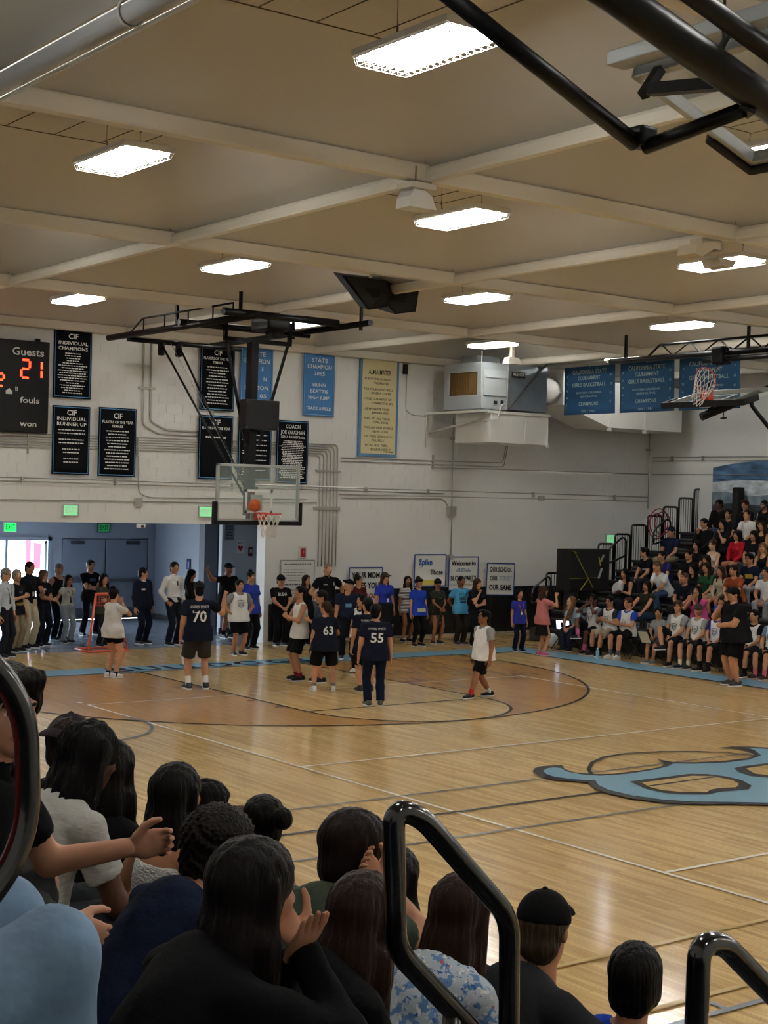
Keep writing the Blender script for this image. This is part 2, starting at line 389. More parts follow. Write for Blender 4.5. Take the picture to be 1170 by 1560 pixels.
def person(loc, face, H=1.7, w=1., fem=False, pose='stand', arms=('down', 'down'), lean=0., twist=0., slump=0., head=(0, 0), legs=None, seat=.44,
           top=None, under=None, bottom=None, hair=('short', '#15100d'), skin='#b98566', shoes=('#1a1a1a', '#d8d8d8'), socks=None, cap=None, glasses=None,
           lanyard=None, prints=(), extra=None, label='person', group=None, h=.024, hh=.009, feet=None, kneew=.11, belly=0., z=0., hands=None, reach=.44):
    """face: compass angle in degrees, 0 looks along +Y and positive turns to the left.
    top = (colour, kind) with kind tee / long / tank / jersey / polo / jacket; bottom = (colour, kind) with kind pants / shorts / skirt / leggings"""
    w = w*1.1; s = H/1.7; root = empty('person', (loc[0], loc[1], z), math.radians(face), label, 'person', group)
    sw = (.165 if fem else .188)*s*(.72+.28*w); hipw = (.092 if fem else .088)*s*(.7+.3*w)
    sit = pose == 'sit'
    P = A(0, 0, (seat+.10*s) if sit else .90*s)
    le = math.radians(lean); up = A(0, math.sin(le), math.cos(le)); R0 = A(1, 0, 0); fw = A(0, math.cos(le), -math.sin(le))
    tw = math.radians(twist); ct, st_ = math.cos(tw), math.sin(tw)
    Rr = R0*ct+A(0, 1, 0)*st_; Fw = unit(np.cross(up, Rr)); Rr = np.cross(Fw, up)
    tl = .485*s*(1-.08*(slump > 0))
    S = P+up*tl+fw*slump*.07
    FR = np.stack([Rr, Fw, up], 1); FP = np.stack([R0, fw, up], 1)
    N = S+up*.055*s+fw*slump*.05
    hm = rotm(math.radians(twist+head[0]), math.radians(head[1]), math.radians(head[2]) if len(head) > 2 else 0)
    hs = s**.35*(1.03 if not fem else .99)
    HC = N+A(0, .02*s, 0)+unit(up+A(0, 0, .6))*.135*hs+fw*slump*.02
    J = {}
    for q, sd_ in ((0, -1), (1, 1)):   # 0 left, 1 right
        sh = S+Rr*sd_*sw+up*(-.045*s); spec_ = arms[q]
        if isinstance(spec_, str): (tx, ty, tz), pole, hk = ARMS[spec_]
        else: (tx, ty, tz), pole, hk = spec_
        tgt = sh+(Rr*sd_*tx+A(Fw[0], Fw[1], 0)*ty+A(0, 0, 1)*tz)*s
        pl = Rr*sd_*pole[0]+Fw*pole[1]+A(0, 0, 1)*pole[2]
        el, wr = ik(sh, tgt, .285*s, .25*s, pl)
        hipj = P+R0*sd_*hipw-up*.01
        if legs: ft, kp = A(*legs[q][0]), A(*legs[q][1])
        elif sit: ft, kp = A(sd_*kneew*1.0*s, reach*s, .075*s), A(sd_*.12, .5, 1)
        elif pose == 'walk': ft, kp = A(sd_*.07*s, (-.30 if q else .30)*s, (.13 if q else .08)*s), A(0, 1, 0)
        else: ft, kp = A(sd_*kneew*.95*s, 0, .075*s), A(sd_*.15, 1, 0)
        kn, an = ik(hipj, ft, .43*s, .42*s, kp)
        J[q] = (sh, el, wr, hk if hands is None else hands[q], hipj, kn, an, sd_)
    wx = .55+.45*w; bw = w
    allp = np.array([P, S, HC]+[p for q in J.values() for p in (q[0], q[1], q[2], q[4], q[5], q[6])])
    lo, hi = allp.min(0)-.22*s*max(1, w*.8), allp.max(0)+.22*s*max(1, w*.8)
    def torso(f, t, k=.05):
        cw, cd = (.142, .10) if fem else (.158, .108)
        f.ell(P+up*.02*s, A((.165 if fem else .155)*bw*s+t, .115*bw*s+t, .13*s+t), k, FP)
        f.ell(P+up*.17*s+fw*belly*.05, A((.122 if fem else .138)*bw*s+t, (.092+belly*.07)*bw*s+t, .17*s+t), k, FP)
        f.ell(P+up*.345*s+fw*slump*.03, A(cw*wx*s+t, cd*wx*s+t, .17*s+t), k, FR)
        f.rc(S-Rr*sw*.78-up*.035*s, S-up*.012*s, .045*s*wx+t, .05*s*wx+t, k*.7); f.rc(S+Rr*sw*.78-up*.035*s, S-up*.012*s, .045*s*wx+t, .05*s*wx+t, k*.7)
        if fem and not slump > 1:
            for sd_ in (-1, 1): f.ell(P+up*.33*s+Rr*sd_*.068*s+Fw*.075*s*wx, A(.06, .055, .058)*s*wx+t, .03, FR)
    def arm(f, q, t, upto=2., k=.03, cutoff=None):
        sh, el, wr = J[q][:3]; ar = (.041 if fem else .047)*s*wx
        if upto <= 1:
            e = sh+(el-sh)*upto; f.rc(sh, sh+(el-sh)*min(1, upto+.25), ar*1.12+t*.8, ar*.94+t*1.35, k, cut=(e, unit(el-sh)))
        else:
            f.rc(sh, el, ar*1.12+t, ar*.86+t, k); e = el+(wr-el)*min(1, upto-1)
            f.rc(el, wr, ar*.88+t, ar*.58+t, k*.7, cut=(e, unit(wr-el)) if upto < 2 else None)
    def leg(f, q, t, upto=2., k=.03, flare=0.):
        hp, kn, an = J[q][4:7]; th = .083*s*(.5+.5*bw)*(1.06 if fem else 1)
        if upto <= 1:
            e = hp+(kn-hp)*upto; f.rc(hp, hp+(kn-hp)*min(1, upto+.2), th+t, th*.78+t+flare, k, cut=(e, unit(kn-hp)))
        else:
            f.rc(hp, kn, th+t, .054*s*(.6+.4*bw)+t, k); d = unit(an-kn); e = kn+(an-kn)*min(1., upto-1)
            f.rc(kn, kn+(an-kn)*.42, .05*s*(.6+.4*bw)+t, .053*s*(.6+.4*bw)+t, k*.6); f.rc(kn+(an-kn)*.35, an+d*.02, .053*s*(.6+.4*bw)+t, .036*s+t+flare, k*.6, cut=(e, d) if upto < 2 else None)
    # ---- body: one continuous surface, then the finer head and hands on it
    f = Field(lo, hi, h); torso(f, 0)
    f.rc(S-up*.02, N+(HC-N)*.55, .055*s*(.8+.2*w), .05*s*(.85+.15*w), .03)
    for q in (0, 1): arm(f, q, 0); leg(f, q, 0)
    V, Q = f.net(); mi = np.zeros(len(Q), int)
    hv, hq, hmi = head_t(hh); hv = (hv*A(.97 if fem else 1, 1, 1)*hs*(1+.06*max(0, w-1.1)))@hm.T+HC
    Vs, Qs, Ms = [V, hv], [Q, hq+len(V)], [mi, hmi]; n = len(V)+len(hv)
    HF = {}
    for q in (0, 1):
        sh, el, wr, hk, hp, kn, an, sd_ = J[q]; d = unit(wr-el)
        zax = -d; ref = A(0, 1, 0) if abs(d[2]) > .75 else A(0, 0, 1)
        if isinstance(arms[q], str) and arms[q] in ('clap', 'mouth'): ref = A(0, .3, 1)
        yax = unit(ref-zax*(ref@zax)); xax = np.cross(yax, zax)
        if sd_ < 0 : xax = -xax
        M = np.stack([xax if sd_ > 0 else xax, yax, zax], 1)
        tv, tq = hand_t(hk, max(hh*.85, .0055) if hh > .006 else .005); tv = tv*(s**.7)*(.93 if fem else 1.02)
        HF[q] = (wr, M)
        if np.linalg.det(M) < 0: tq = tq[:, ::-1]
        Vs.append(tv@M.T+wr); Qs.append(tq+n); Ms.append(np.zeros(len(tq), int)); n += len(tv)
    me = np_mesh('body', np.concatenate(Vs), np.concatenate(Qs), np.concatenate(Ms))
    sk = skinm(skin)
    for m_ in (sk, mat('eye_white', '#d9d4cc', .3), mat('iris', '#1c120c', .25), mat('lips_'+skin, tuple(c*k for c, k in zip(lin(skin), (.85, .5, .5))), .5), hairm(hair[1] if hair else '#15100d')): me.materials.append(m_)
    body = link('body', me, None, root)
    out = {'root': root, 'J': J, 'S': S, 'P': P, 'HC': HC, 'hm': hm, 'HF': HF, 'up': up, 'Fw': Fw, 'Rr': Rr, 's': s, 'hs': hs, 'body': body}
    tops = {}
    def garment(name, spec, t0, nm=None):
        col, kind = spec[0], spec[1]; m_ = spec[2] if len(spec) > 2 else cloth(col)
        f = Field(lo-.03, hi+.03, h); t = t0
        loose = kind in ('tee', 'jersey', 'long', 'jacket')
        torso(f, t)
        if loose and not sit: f.rc(P+up*.28*s, P-up*.16*s, .125*bw*s+t, .186*bw*s+t, .05, flat=(fw, .74))
        if loose:
            for q in (0, 1): leg(f, q, t+.026*s, .12 if sit else .5, .06)
        if loose and sit: f.rc(P+up*.28*s, P-up*.06*s, .125*bw*s+t, .18*bw*s+t, .05, flat=(fw, .78))
        if kind == 'jacket': f.rc(S-Rr*sw*.85-up*.03*s, S+Rr*sw*.85-up*.03*s, .05*s+t, .05*s+t, .03)
        if kind in ('tee', 'polo'):
            for q in (0, 1): arm(f, q, t+.006*s, .62, .025)
        elif kind in ('long', 'jacket', 'shirt'):
            for q in (0, 1): arm(f, q, t+(.008 if kind == 'jacket' else .003), 1.93)
        elif kind == 'cap_sleeve':
            for q in (0, 1): arm(f, q, t+.008*s, .3)
        if kind in ('tank', 'jersey'):
            for sd_ in (-1, 1):
                f.rc(S+Rr*sd_*(sw+.055*s)-up*.06*s-Fw*.2, S+Rr*sd_*(sw+.055*s)-up*.06*s+Fw*.2, .085*s, .085*s, .01, sub=True)
        if kind in ('cami', 'tube'): f.half(P+up*(.42 if kind == 'tube' else .30)*s, unit(up-Fw*.28 if kind == 'cami' else up-Fw*.05))
        f.ripple(.0035*(1.5 if loose else 1), (17, 9, 23), int(abs(loc[0]*37+loc[1]*91)) % 999)
        # neck opening and hem
        nk = {'tank': .105, 'jersey': .092, 'jacket': .075}.get(kind, .07)*s
        f.ell(N+Fw*(.03 if kind in ('tank', 'jersey') else .015), A(nk, nk, nk*(1.15 if kind in ('tank', 'jersey') else .85)), .01, sub=True)
        if kind == 'jacket' and len(spec) > 3 and spec[3] == 'open': f.rc(N+Fw*.16*s, P+up*.16*s+Fw*.2*s, .05*s, .012*s, .01, sub=True)
        hm_ = P-up*(.13 if loose else .03)*s if not sit else P-up*(.07 if loose else .03)*s
        if kind == 'crop': hm_ = P+up*.12*s
        f.half(hm_, -up)
        if kind == 'cami':
            for sd_ in (-1, 1):
                st = [P+up*.27*s+Rr*sd_*.085*s-Fw*.125*s*wx, P+up*.40*s+Rr*sd_*.09*s-Fw*.11*s*wx, S+Rr*sd_*.095*s+up*.022*s-Fw*.02, P+up*.40*s+Rr*sd_*.085*s+Fw*.11*s*wx]
                for a_, b_ in zip(st[:-1], st[1:]): f.rc(a_, b_, .011, .011, .004)
        V, Q = f.net(); me = np_mesh(name, V, Q); o = link(nm or name, me, m_, root); tops[name] = (V, Q)
        if kind == 'polo' or kind == 'shirt':
            g = Field(N-.12, N+.12, .0065 if h < .015 else .011); g.rc(N-up*.03*s, N+up*.005*s, .078*s, .064*s, .01); g.rc(N-up*.06*s, N+up*.06*s, .06*s, .057*s, .01, sub=True); g.half(N+up*.012*s, up); g.half(N-up*.05*s, -up)
            g.rc(N+Fw*.2-up*.02, N+Fw*.04-up*.02, .03, .008, .01, sub=True); link('collar', np_mesh('collar', *g.net()), m_, o)
        return o
    if bottom:
        col, kind = bottom[0], bottom[1]; m_ = bottom[2] if len(bottom) > 2 else cloth(col); f = Field(lo-.03, hi+.03, h)
        t = .012 if kind != 'leggings' else .006
        f.ell(P+up*.02*s, A((.165 if fem else .155)*bw*s+t, .115*bw*s+t, .12*s+t), .05, FP, cut=(P+up*.105*s, up))
        if belly: f.ell(P+up*.1*s+fw*belly*.05, A(.135*bw*s+t, (.09+belly*.06)*bw*s+t, .1*s), .05, FP, cut=(P+up*.115*s, up))
        if kind == 'skirt':
            if sit:
                for q in (0, 1): leg(f, q, .02, .9, .06)
                f.rc(P+A(0, .1, 0), P+A(0, .38*s, .02), .12*s, .1*s, .05, flat=(A(0, 0, 1), .8))
            else:
                e = P-A(0, 0, .40*s); f.rc(P, P-A(0, 0, .55*s), .15*bw*s, .2*bw*s, .04, cut=(e, A(0, 0, -1)), flat=(A(0, 1, 0), .8))
        elif kind == 'shorts':
            for q in (0, 1): leg(f, q, .018*s, .93, .045, .022*s)
        elif kind == 'short_shorts':
            for q in (0, 1): leg(f, q, .014*s, .5, .045, .01*s)
        elif kind == 'leggings':
            for q in (0, 1): leg(f, q, .006, 1.92)
        else:
            for q in (0, 1): leg(f, q, .014*s, 1.97, .035, .022*s)
        f.ripple(.003, (21, 9, 13), 5)
        if not sit: f.half(P+up*.115*s, up)
        o = link({'skirt': 'skirt', 'shorts': 'shorts', 'short_shorts': 'shorts', 'leggings': 'leggings'}.get(kind, 'trousers'), np_mesh('bottom', *f.net()), m_, root)
        out['bottom'] = o
        if len(bottom) > 3:   # belt
            f = Field(P-.3, P+.3, h*.8); f.ell(P+up*.02*s, A((.165 if fem else .155)*bw*s+.02, .115*bw*s+.02, .12*s+.02), .05, FP); f.half(P+up*.098*s, up); f.half(P+up*.06*s, -up)
            link('belt', np_mesh('belt', *f.net()), cloth(bottom[3]), o)
    if under: garment('undershirt', under, .009, 'undershirt')
    if top: out['top'] = garment('top', top, .015 if under else .011, {'tee': 'shirt', 'polo': 'polo_shirt', 'shirt': 'dress_shirt', 'long': 'sweater', 'tank': 'tank_top', 'jersey': 'jersey', 'jacket': 'jacket'}.get(top[1], 'shirt'))
    for q in (0, 1):   # shoes and socks
        sh, el, wr, hk, hp, kn, an, sd_ = J[q]; sh_d = unit(an-kn)
        if shoes:
            toe = A(sd_*.18, 1, 0); lift = 0.
            if feet is not None: toe = A(*feet[q])
            toe = unit(toe); zx = A(0, 0, 1); zx = unit(zx-toe*(zx@toe)); xx = np.cross(toe, zx)
            up_, sl_, la_ = shoe_t(); sc_ = s*(.93 if fem else 1.02)
            Mx = np.eye(4); Mx[:3, :3] = np.stack([xx, toe, zx], 1)*sc_; Mx[:3, 3] = an-zx*.075*sc_
            o = link('shoe', up_, plain(shoes[0], .55), root); o.matrix_local = Matrix(Mx.tolist())
            link('sole', sl_, plain(shoes[1], .5), o)
            link('laces', la_, plain(shoes[1], .6), o)
        if socks:
            f = Field(np.minimum(an, kn)-.08, np.maximum(an, kn)+.08, max(.009, h*.6)); e = an+(kn-an)*socks[1]
            f.rc(an+sh_d*.03, kn, .041*s, .062*s, .01, cut=(e, -sh_d)); link('sock', np_mesh('sock', *f.net()), cloth(socks[0] if q else (socks[2] if len(socks) > 2 else socks[0])), root)
    MH = np.eye(4); MH[:3, :3] = hm*hs; MH[:3, 3] = HC; MHm = Matrix(MH.tolist()); out['MH'] = MHm
    if hair:
        o = link('hair', hair_t(hair[0], hh if hh > .006 else .0055), hairm(hair[1]), root); o.matrix_local = MHm; out['hair'] = o
    if cap:
        c_, b_ = cap_t(max(hh, .006)); o = link('cap', c_, cloth(cap[0]), root)
        o.matrix_local = MHm @ Matrix.Rotation(math.radians(cap[1] if len(cap) > 1 else 0), 4, 'Z'); link('brim', b_, cloth(cap[2] if len(cap) > 2 else cap[0]), o)
    if glasses:
        mb = MB()
        for sd_ in (-1, 1):
            mb.tube([(sd_*.032+.021*math.cos(a), .1+.0, .008+.016*math.sin(a)) for a in np.linspace(0, 6.283, 13)[:-1]], .0026, 5, closed=True)
            mb.tube([(sd_*.053, .098, .012), (sd_*.078, .05, .012), (sd_*.083, -.02, .004)], .0024, 5)
        mb.tube([(-.011, .1, .011), (0, .103, .014), (.011, .1, .011)], .0024, 5)
        o = mb.build('glasses', plain(glasses, .3), root); o.matrix_local = MHm
    if tops and (lanyard or prints):
        V, Q = tops.get('top') or tops['undershirt']; bvh = BVHTree.FromPolygons(V.tolist(), Q.tolist())
        def proj_(side, x, zz, off=.005):
            """a point on the garment, side +1 front / -1 back, x to the wearer's right, zz up from the pelvis along the spine"""
            o_ = P+up*zz*s+Rr*x*s+Fw*side*.6; r = bvh.ray_cast(Vector(o_), Vector(-Fw*side))
            if r[0] is None: return Vector(P+up*zz*s+Rr*x*s+Fw*side*.14*s)
            return r[0]+Vector(Fw)*side*off
        if lanyard:
            mb = MB(); c0 = [proj_(1, sx*(.075-.075*t), .43-.22*t, .006) for sx in (-1, 1) for t in (0, .33, .66, 1)]
            mb.tube(c0[:4], .006, 5).tube(c0[4:], .006, 5); o = mb.build('lanyard', cloth(lanyard[0]), root)
            c = proj_(1, 0, .17, .012); mb = MB(); Rv, Uv, Fv = Vector(Rr), Vector(up), Vector(Fw)
            mb.prism([c-Rv*.028*s-Uv*.045*s, c+Rv*.028*s-Uv*.045*s, c+Rv*.028*s+Uv*.04*s, c-Rv*.028*s+Uv*.04*s], Fv*.004); mb.build('badge', plain(lanyard[1]), o)
        for pr in prints:
            side, x, zz, size, body_, col = pr[:6]; mb = MB()
            if body_ == 'shield':
                pts = [(-.075, .08), (-.03, .085), (0, .095), (.03, .085), (.075, .08), (.07, 0), (.045, -.055), (0, -.095), (-.045, -.055), (-.07, 0)]
                mb.tube([proj_(side, x+px*size, zz+py*size, .003) for px, py in pts], .006, 4, closed=True)
                for px in (-.03, .03): mb.tube([proj_(side, x+(px+.025*math.cos(a))*size, zz+(.02+.02*math.sin(a))*size, .003) for a in np.linspace(0, 6.28, 8)[:-1]], .004, 4, closed=True)
                mb.tube([proj_(side, x+px*size, zz+py*size, .003) for px, py in ((-.05, -.01), (-.02, -.04), (0, -.03), (.02, -.04), (.05, -.01))], .005, 4)
            elif body_ == 'patch':
                n_ = 6; g = [[proj_(side, x+(i/n_-.5)*pr[6], zz+(j/n_-.5)*size, .004) for i in range(n_+1)] for j in range(n_+1)]
                mb.add([p for r_ in g for p in r_], [(j*(n_+1)+i, j*(n_+1)+i+1, (j+1)*(n_+1)+i+1, (j+1)*(n_+1)+i) for j in range(n_) for i in range(n_)])
            else:
                vs, fs = text_polys(body_, size, bold=.02 if len(body_) < 4 else .01)
                if len(pr) > 6: wd = max(v[0] for v in vs)-min(v[0] for v in vs); sx = pr[6]/wd
                else: sx = 1
                # x runs to the reader's right: on the chest that is the wearer's left
                mb.add([proj_(side, x-side*v[0]*sx, zz+v[1], .005) for v in vs], fs)
            mb.build('print', plain(col, .8), out.get('top') or root)
    if extra: extra(out)
    return out
# ---------------------------------------------------------------- the hall: floor, walls, ceiling
XL, XR, YB, YF = -11.2, 20.4, 7.35, -25.6
RIBY = [7.2, 1.70, -3.80, -9.30, -14.80, -20.30, -25.8]; RIBX = [-10.5, -5.63, -.76, 4.11, 8.98, 13.85, 18.72]
def wood(name, tint, rough=.17, dark=(.74, .68, .6)):
    m = bpy.data.materials.new(name); m.use_nodes = True; nt = m.node_tree; N = nt.nodes.new; L = nt.links.new; b = nt.nodes['Principled BSDF']
    g = N('ShaderNodeNewGeometry'); sp = N('ShaderNodeSeparateXYZ'); L(g.outputs['Position'], sp.inputs[0])
    cb = N('ShaderNodeCombineXYZ'); L(sp.outputs[1], cb.inputs[0]); L(sp.outputs[0], cb.inputs[1])
    br = N('ShaderNodeTexBrick'); br.offset = .37; br.squash = 1; L(cb.outputs[0], br.inputs['Vector'])
    br.inputs['Scale'].default_value = 1; br.inputs['Brick Width'].default_value = 1.15; br.inputs['Row Height'].default_value = .057
    br.inputs['Mortar Size'].default_value = .0007; br.inputs['Mortar Smooth'].default_value = .3; br.inputs['Bias'].default_value = -.1
    a = lin(tint); br.inputs['Color1'].default_value = (*a, 1); br.inputs['Color2'].default_value = (*[c*k for c, k in zip(a, dark)], 1)
    br.inputs['Mortar'].default_value = (*[c*.42 for c in a], 1)
    mp = N('ShaderNodeMapping'); mp.inputs['Scale'].default_value = (28, 1.1, 1); L(g.outputs['Position'], mp.inputs[0])
    no = N('ShaderNodeTexNoise'); no.inputs['Scale'].default_value = 1.6; no.inputs['Detail'].default_value = 5; L(mp.outputs[0], no.inputs['Vector'])
    mr = N('ShaderNodeMapRange'); mr.inputs[1].default_value = .3; mr.inputs[2].default_value = .72; mr.inputs[3].default_value = .8; mr.inputs[4].default_value = 1.12; L(no.outputs[0], mr.inputs[0])
    n2 = N('ShaderNodeTexNoise'); n2.inputs['Scale'].default_value = .35; n2.inputs['Detail'].default_value = 3; L(g.outputs['Position'], n2.inputs['Vector'])
    mr2 = N('ShaderNodeMapRange'); mr2.inputs[1].default_value = .3; mr2.inputs[2].default_value = .7; mr2.inputs[3].default_value = .92; mr2.inputs[4].default_value = 1.06; L(n2.outputs[0], mr2.inputs[0])
    mu = N('ShaderNodeMath'); mu.operation = 'MULTIPLY'; L(mr.outputs[0], mu.inputs[0]); L(mr2.outputs[0], mu.inputs[1])
    x = N('ShaderNodeMix'); x.data_type = 'RGBA'; x.blend_type = 'MULTIPLY'; x.inputs[0].default_value = 1; L(br.outputs['Color'], x.inputs[6]); L(mu.outputs[0], x.inputs[7]); L(x.outputs[2], b.inputs['Base Color'])
    b.inputs['Roughness'].default_value = rough; b.inputs['Specular IOR Level'].default_value = .5
    mr3 = N('ShaderNodeMapRange'); mr3.inputs[3].default_value = rough*.8; mr3.inputs[4].default_value = rough*1.35; L(n2.outputs[0], mr3.inputs[0]); L(mr3.outputs[0], b.inputs['Roughness'])
    return m
WOOD, WOODD = wood('maple_floor', '#ecca8d', .13), wood('stained_maple', '#cb9c60', .16, (.9, .88, .85))
LINEW = mat('line_white', '#fffaea', .25); LINEK = mat('line_black', '#17161a', .25); LINEG = mat('line_grey', '#7d8288', .25); LINEB = mat('line_blue', '#86b4cc', .22); LINEY = mat('line_yellow', '#c3a55a', .3)
floor = MB().box(XL, XR, YF, YB, -.1, 0).build('floor', WOOD, None, kind='structure')
def arc(cx, cy, r, a0, a1, n=40): return [(cx+r*math.cos(math.radians(a0+(a1-a0)*i/n)), cy+r*math.sin(math.radians(a0+(a1-a0)*i/n))) for i in range(n+1)]
_zz = [0]
def flat_line(pts, w_, m, closed=False, z=None):
    """a painted line on the floor"""
    P = [Vector((p[0], p[1], 0)) for p in pts]; vs = []; fs = []; n = len(P); _zz[0] += 1; z = z or .008+.00012*_zz[0]
    for i, p in enumerate(P):
        d = (P[(i+1) % n]-P[i-1]) if closed else (P[min(i+1, n-1)]-P[max(i-1, 0)]); d.normalize(); q = Vector((-d.y, d.x, 0))*w_/2
        vs += [(p.x+q.x, p.y+q.y, z), (p.x-q.x, p.y-q.y, z)]
    for i in range(n if closed else n-1): j = (i+1) % n; fs.append((2*i, 2*i+1, 2*j+1, 2*j))
    return MB().add(vs, fs).build('court_line', m, floor)
def flat_poly(pts, m, z, name='court_paint'): return MB().poly([(p[0], p[1], z) for p in pts]).build(name, m, floor)
HX, HY = 4.572, 2.06                 # below the hoop
for my in (1, -1):                   # both ends of the court are painted alike
    fl = (lambda p: p) if my == 1 else (lambda p: (2*HX-p[0], -18.288-p[1]))
    a3 = arc(HX, HY, 6.02, 180+0, 360, 60); a3 = [(HX-6.02, 3.66)]+a3+[(HX+6.02, 3.66)]
    lane = [(2.743, 3.66), (2.743, -2.13)]+arc(HX, -2.13, 1.83, 180, 360, 30)+[(6.401, -2.13), (6.401, 3.66)]
    flat_poly([fl(p) for p in a3], WOODD, .003); flat_poly([fl(p) for p in lane], WOOD, .0055)
    flat_line([fl(p) for p in a3], .05, LINEK)
    for xx in (2.743, 6.401): flat_line([fl((xx, 3.66)), fl((xx, -2.13))], .05, LINEK)
    flat_line([fl((2.743, -2.13)), fl((6.401, -2.13))], .05, LINEK); flat_line([fl(p) for p in arc(HX, -2.13, 1.83, 180, 360, 30)], .05, LINEK)
    for xx, dx in ((2.743, -.2), (6.401, .2)):
        for yy in (1.1, .2, -.65, -1.5): flat_line([fl((xx, yy)), fl((xx+dx, yy))], .05, LINEK)
    st = [(-3.05, 3.56), (13.1, 3.56), (13.1, 4.46), (-3.05, 4.46)]
    flat_poly([fl(p) for p in st], LINEB, .004)
    flat_line([fl((-3.05, 3.6)), fl((12.19, 3.6))], .05, LINEK)
for x0, x1 in ((12.19, 13.1),): flat_poly([(x0, -22.8), (x1, -22.8), (x1, 3.56), (x0, 3.56)], LINEB, .0045)
for xx in (12.19,): flat_line([(xx, 3.6), (xx, -21.9)], .05, LINEK)
flat_line([(0, 0), (9.144, 0), (9.144, -18.288), (0, -18.288)], .05, LINEW, True)
for yy in (-6.096, -12.192): flat_line([(0, yy), (9.144, yy)], .05, LINEW)
flat_line([(-.04, .34), (0, .22)], .05, LINEW)
flat_line([(-3.05, -9.144), (12.19, -9.144)], .05, LINEK)
for yy in (-8.17, -10.1): flat_line([(-3.05, yy), (12.19, yy)], .04, LINEG)
flat_line(arc(-1.6, -1.75, 1.6, 15, -75, 24), .05, LINEG); flat_line([(-3.05, -15.01), (6, -15.01)], .06, LINEG); flat_line([(-2.42, -14.7), (-2.42, -15.0)], .05, LINEG)
for yy in (-13.71, -14.73): flat_line([(-3.05, yy), (3, yy)], .06, LINEY)
mb = MB(); put_text(mb, 'BULLDOGS', .78, (4.6, 4.0, .0075), (1, 0, 0), (0, 1, 0), width=4.5, bold=.03, space=1.15); mb.build('court_lettering', LINEK, floor)
# centre-court letter emblem, drawn on the floor in metres
outer = [(2.39, -7.77), (2.55, -7.63), (2.72, -7.56), (3.04, -7.61), (2.87, -7.84), (2.79, -8.07), (2.9, -8.27), (3.17, -8.4), (3.66, -8.4), (4.07, -8.36), (4.32, -8.22), (4.49, -7.92), (4.51, -8.18), (4.78, -8.34), (5.23, -8.45), (5.68, -8.46), (5.94, -8.36), (6.15, -8.11), (6.19, -7.84), (5.97, -7.68), (6.25, -7.71), (6.46, -7.82), (6.65, -8.02), (6.86, -8.36), (6.82, -8.95), (6.3, -9.62), (5.6, -10.03), (5.08, -10.08), (4.98, -10.42), (4.61, -10.76), (4.03, -10.88), (3.37, -10.66), (3.01, -10.42), (2.65, -10.23), (2.38, -9.97), (2.23, -9.62), (2.21, -9.2), (2.32, -8.9), (2.48, -8.67), (2.24, -8.33), (2.24, -8.05)]
inner = [(2.52, -7.82), (2.68, -7.72), (2.8, -7.71), (2.85, -7.79), (2.75, -8.02), (2.78, -8.24), (2.92, -8.42), (3.32, -8.5), (3.79, -8.47), (4.19, -8.39), (4.41, -8.27), (4.68, -8.43), (5.13, -8.56), (5.57, -8.57), (6.01, -8.42), (6.27, -8.09), (6.35, -7.91), (6.54, -8.11), (6.7, -8.44), (6.67, -8.99), (6.21, -9.57), (5.66, -9.89), (5.02, -10), (4.88, -10.4), (4.56, -10.69), (4.08, -10.78), (3.46, -10.59), (3.1, -10.34), (2.77, -10.13), (2.5, -9.86), (2.37, -9.53), (2.36, -9.13), (2.47, -8.85), (2.64, -8.63), (2.45, -8.43), (2.36, -8.18), (2.4, -8)]
h1 = [(2.98, -8.88), (3.23, -8.88), (3.54, -8.89), (4.04, -8.89), (4.23, -9.01), (4.32, -9.25), (4.29, -9.53), (4.12, -9.81), (3.9, -9.95), (3.67, -9.92), (3.48, -9.88), (3.2, -9.93), (2.95, -9.79), (2.8, -9.58), (2.8, -9.29)]
h1w = [(3.04, -9.02), (3.48, -9.02), (3.95, -9.01), (4.17, -9.18), (4.18, -9.46), (4.06, -9.67), (3.85, -9.8), (3.63, -9.73), (3.46, -9.74), (3.28, -9.83), (3.05, -9.7), (2.9, -9.49), (2.91, -9.27)]
h2 = [(4.88, -8.9), (5.1, -8.86), (5.59, -8.87), (6.03, -9.01), (6.06, -9.31), (5.74, -9.58), (5.14, -9.69), (4.73, -9.57), (4.62, -9.38), (4.7, -9.13)]
h2w = [(4.99, -9), (5.46, -8.98), (5.84, -9.11), (5.87, -9.31), (5.62, -9.47), (5.22, -9.53), (4.86, -9.46), (4.8, -9.3)]
flat_poly(outer, LINEK, .018); flat_poly(inner, LINEB, .0205)
for q, m_, z_ in ((h1, LINEK, .023), (h1w, WOOD, .0255), (h2, LINEK, .023), (h2w, WOOD, .0255)): flat_poly(q, m_, z_)
flat_line([(2.9, -8.3), (3.14, -8), (3.53, -7.67), (3.98, -7.44), (4.46, -7.38), (5.04, -7.51), (5.5, -7.75), (5.81, -8.04), (5.92, -8.37)], .055, LINEK, z=.0165)
flat_line([(2.96, -9.22), (4.16, -9.21)], .05, LINEK, z=.027)
# ---- concrete lobby floor behind the opening and the yard outside
MB().box(-4, 10.5, YB, 14.4, -.1, 0).build('floor_lobby', mat('polished_concrete', '#7f8894', .22, var=.12, vscale=1.5), None, kind='structure')
MB().box(-8, 30, 14.4, 34, -.12, -.02).build('ground', mat('yard_concrete', '#b5b2aa', .8, var=.05, vscale=2), None, kind='structure')
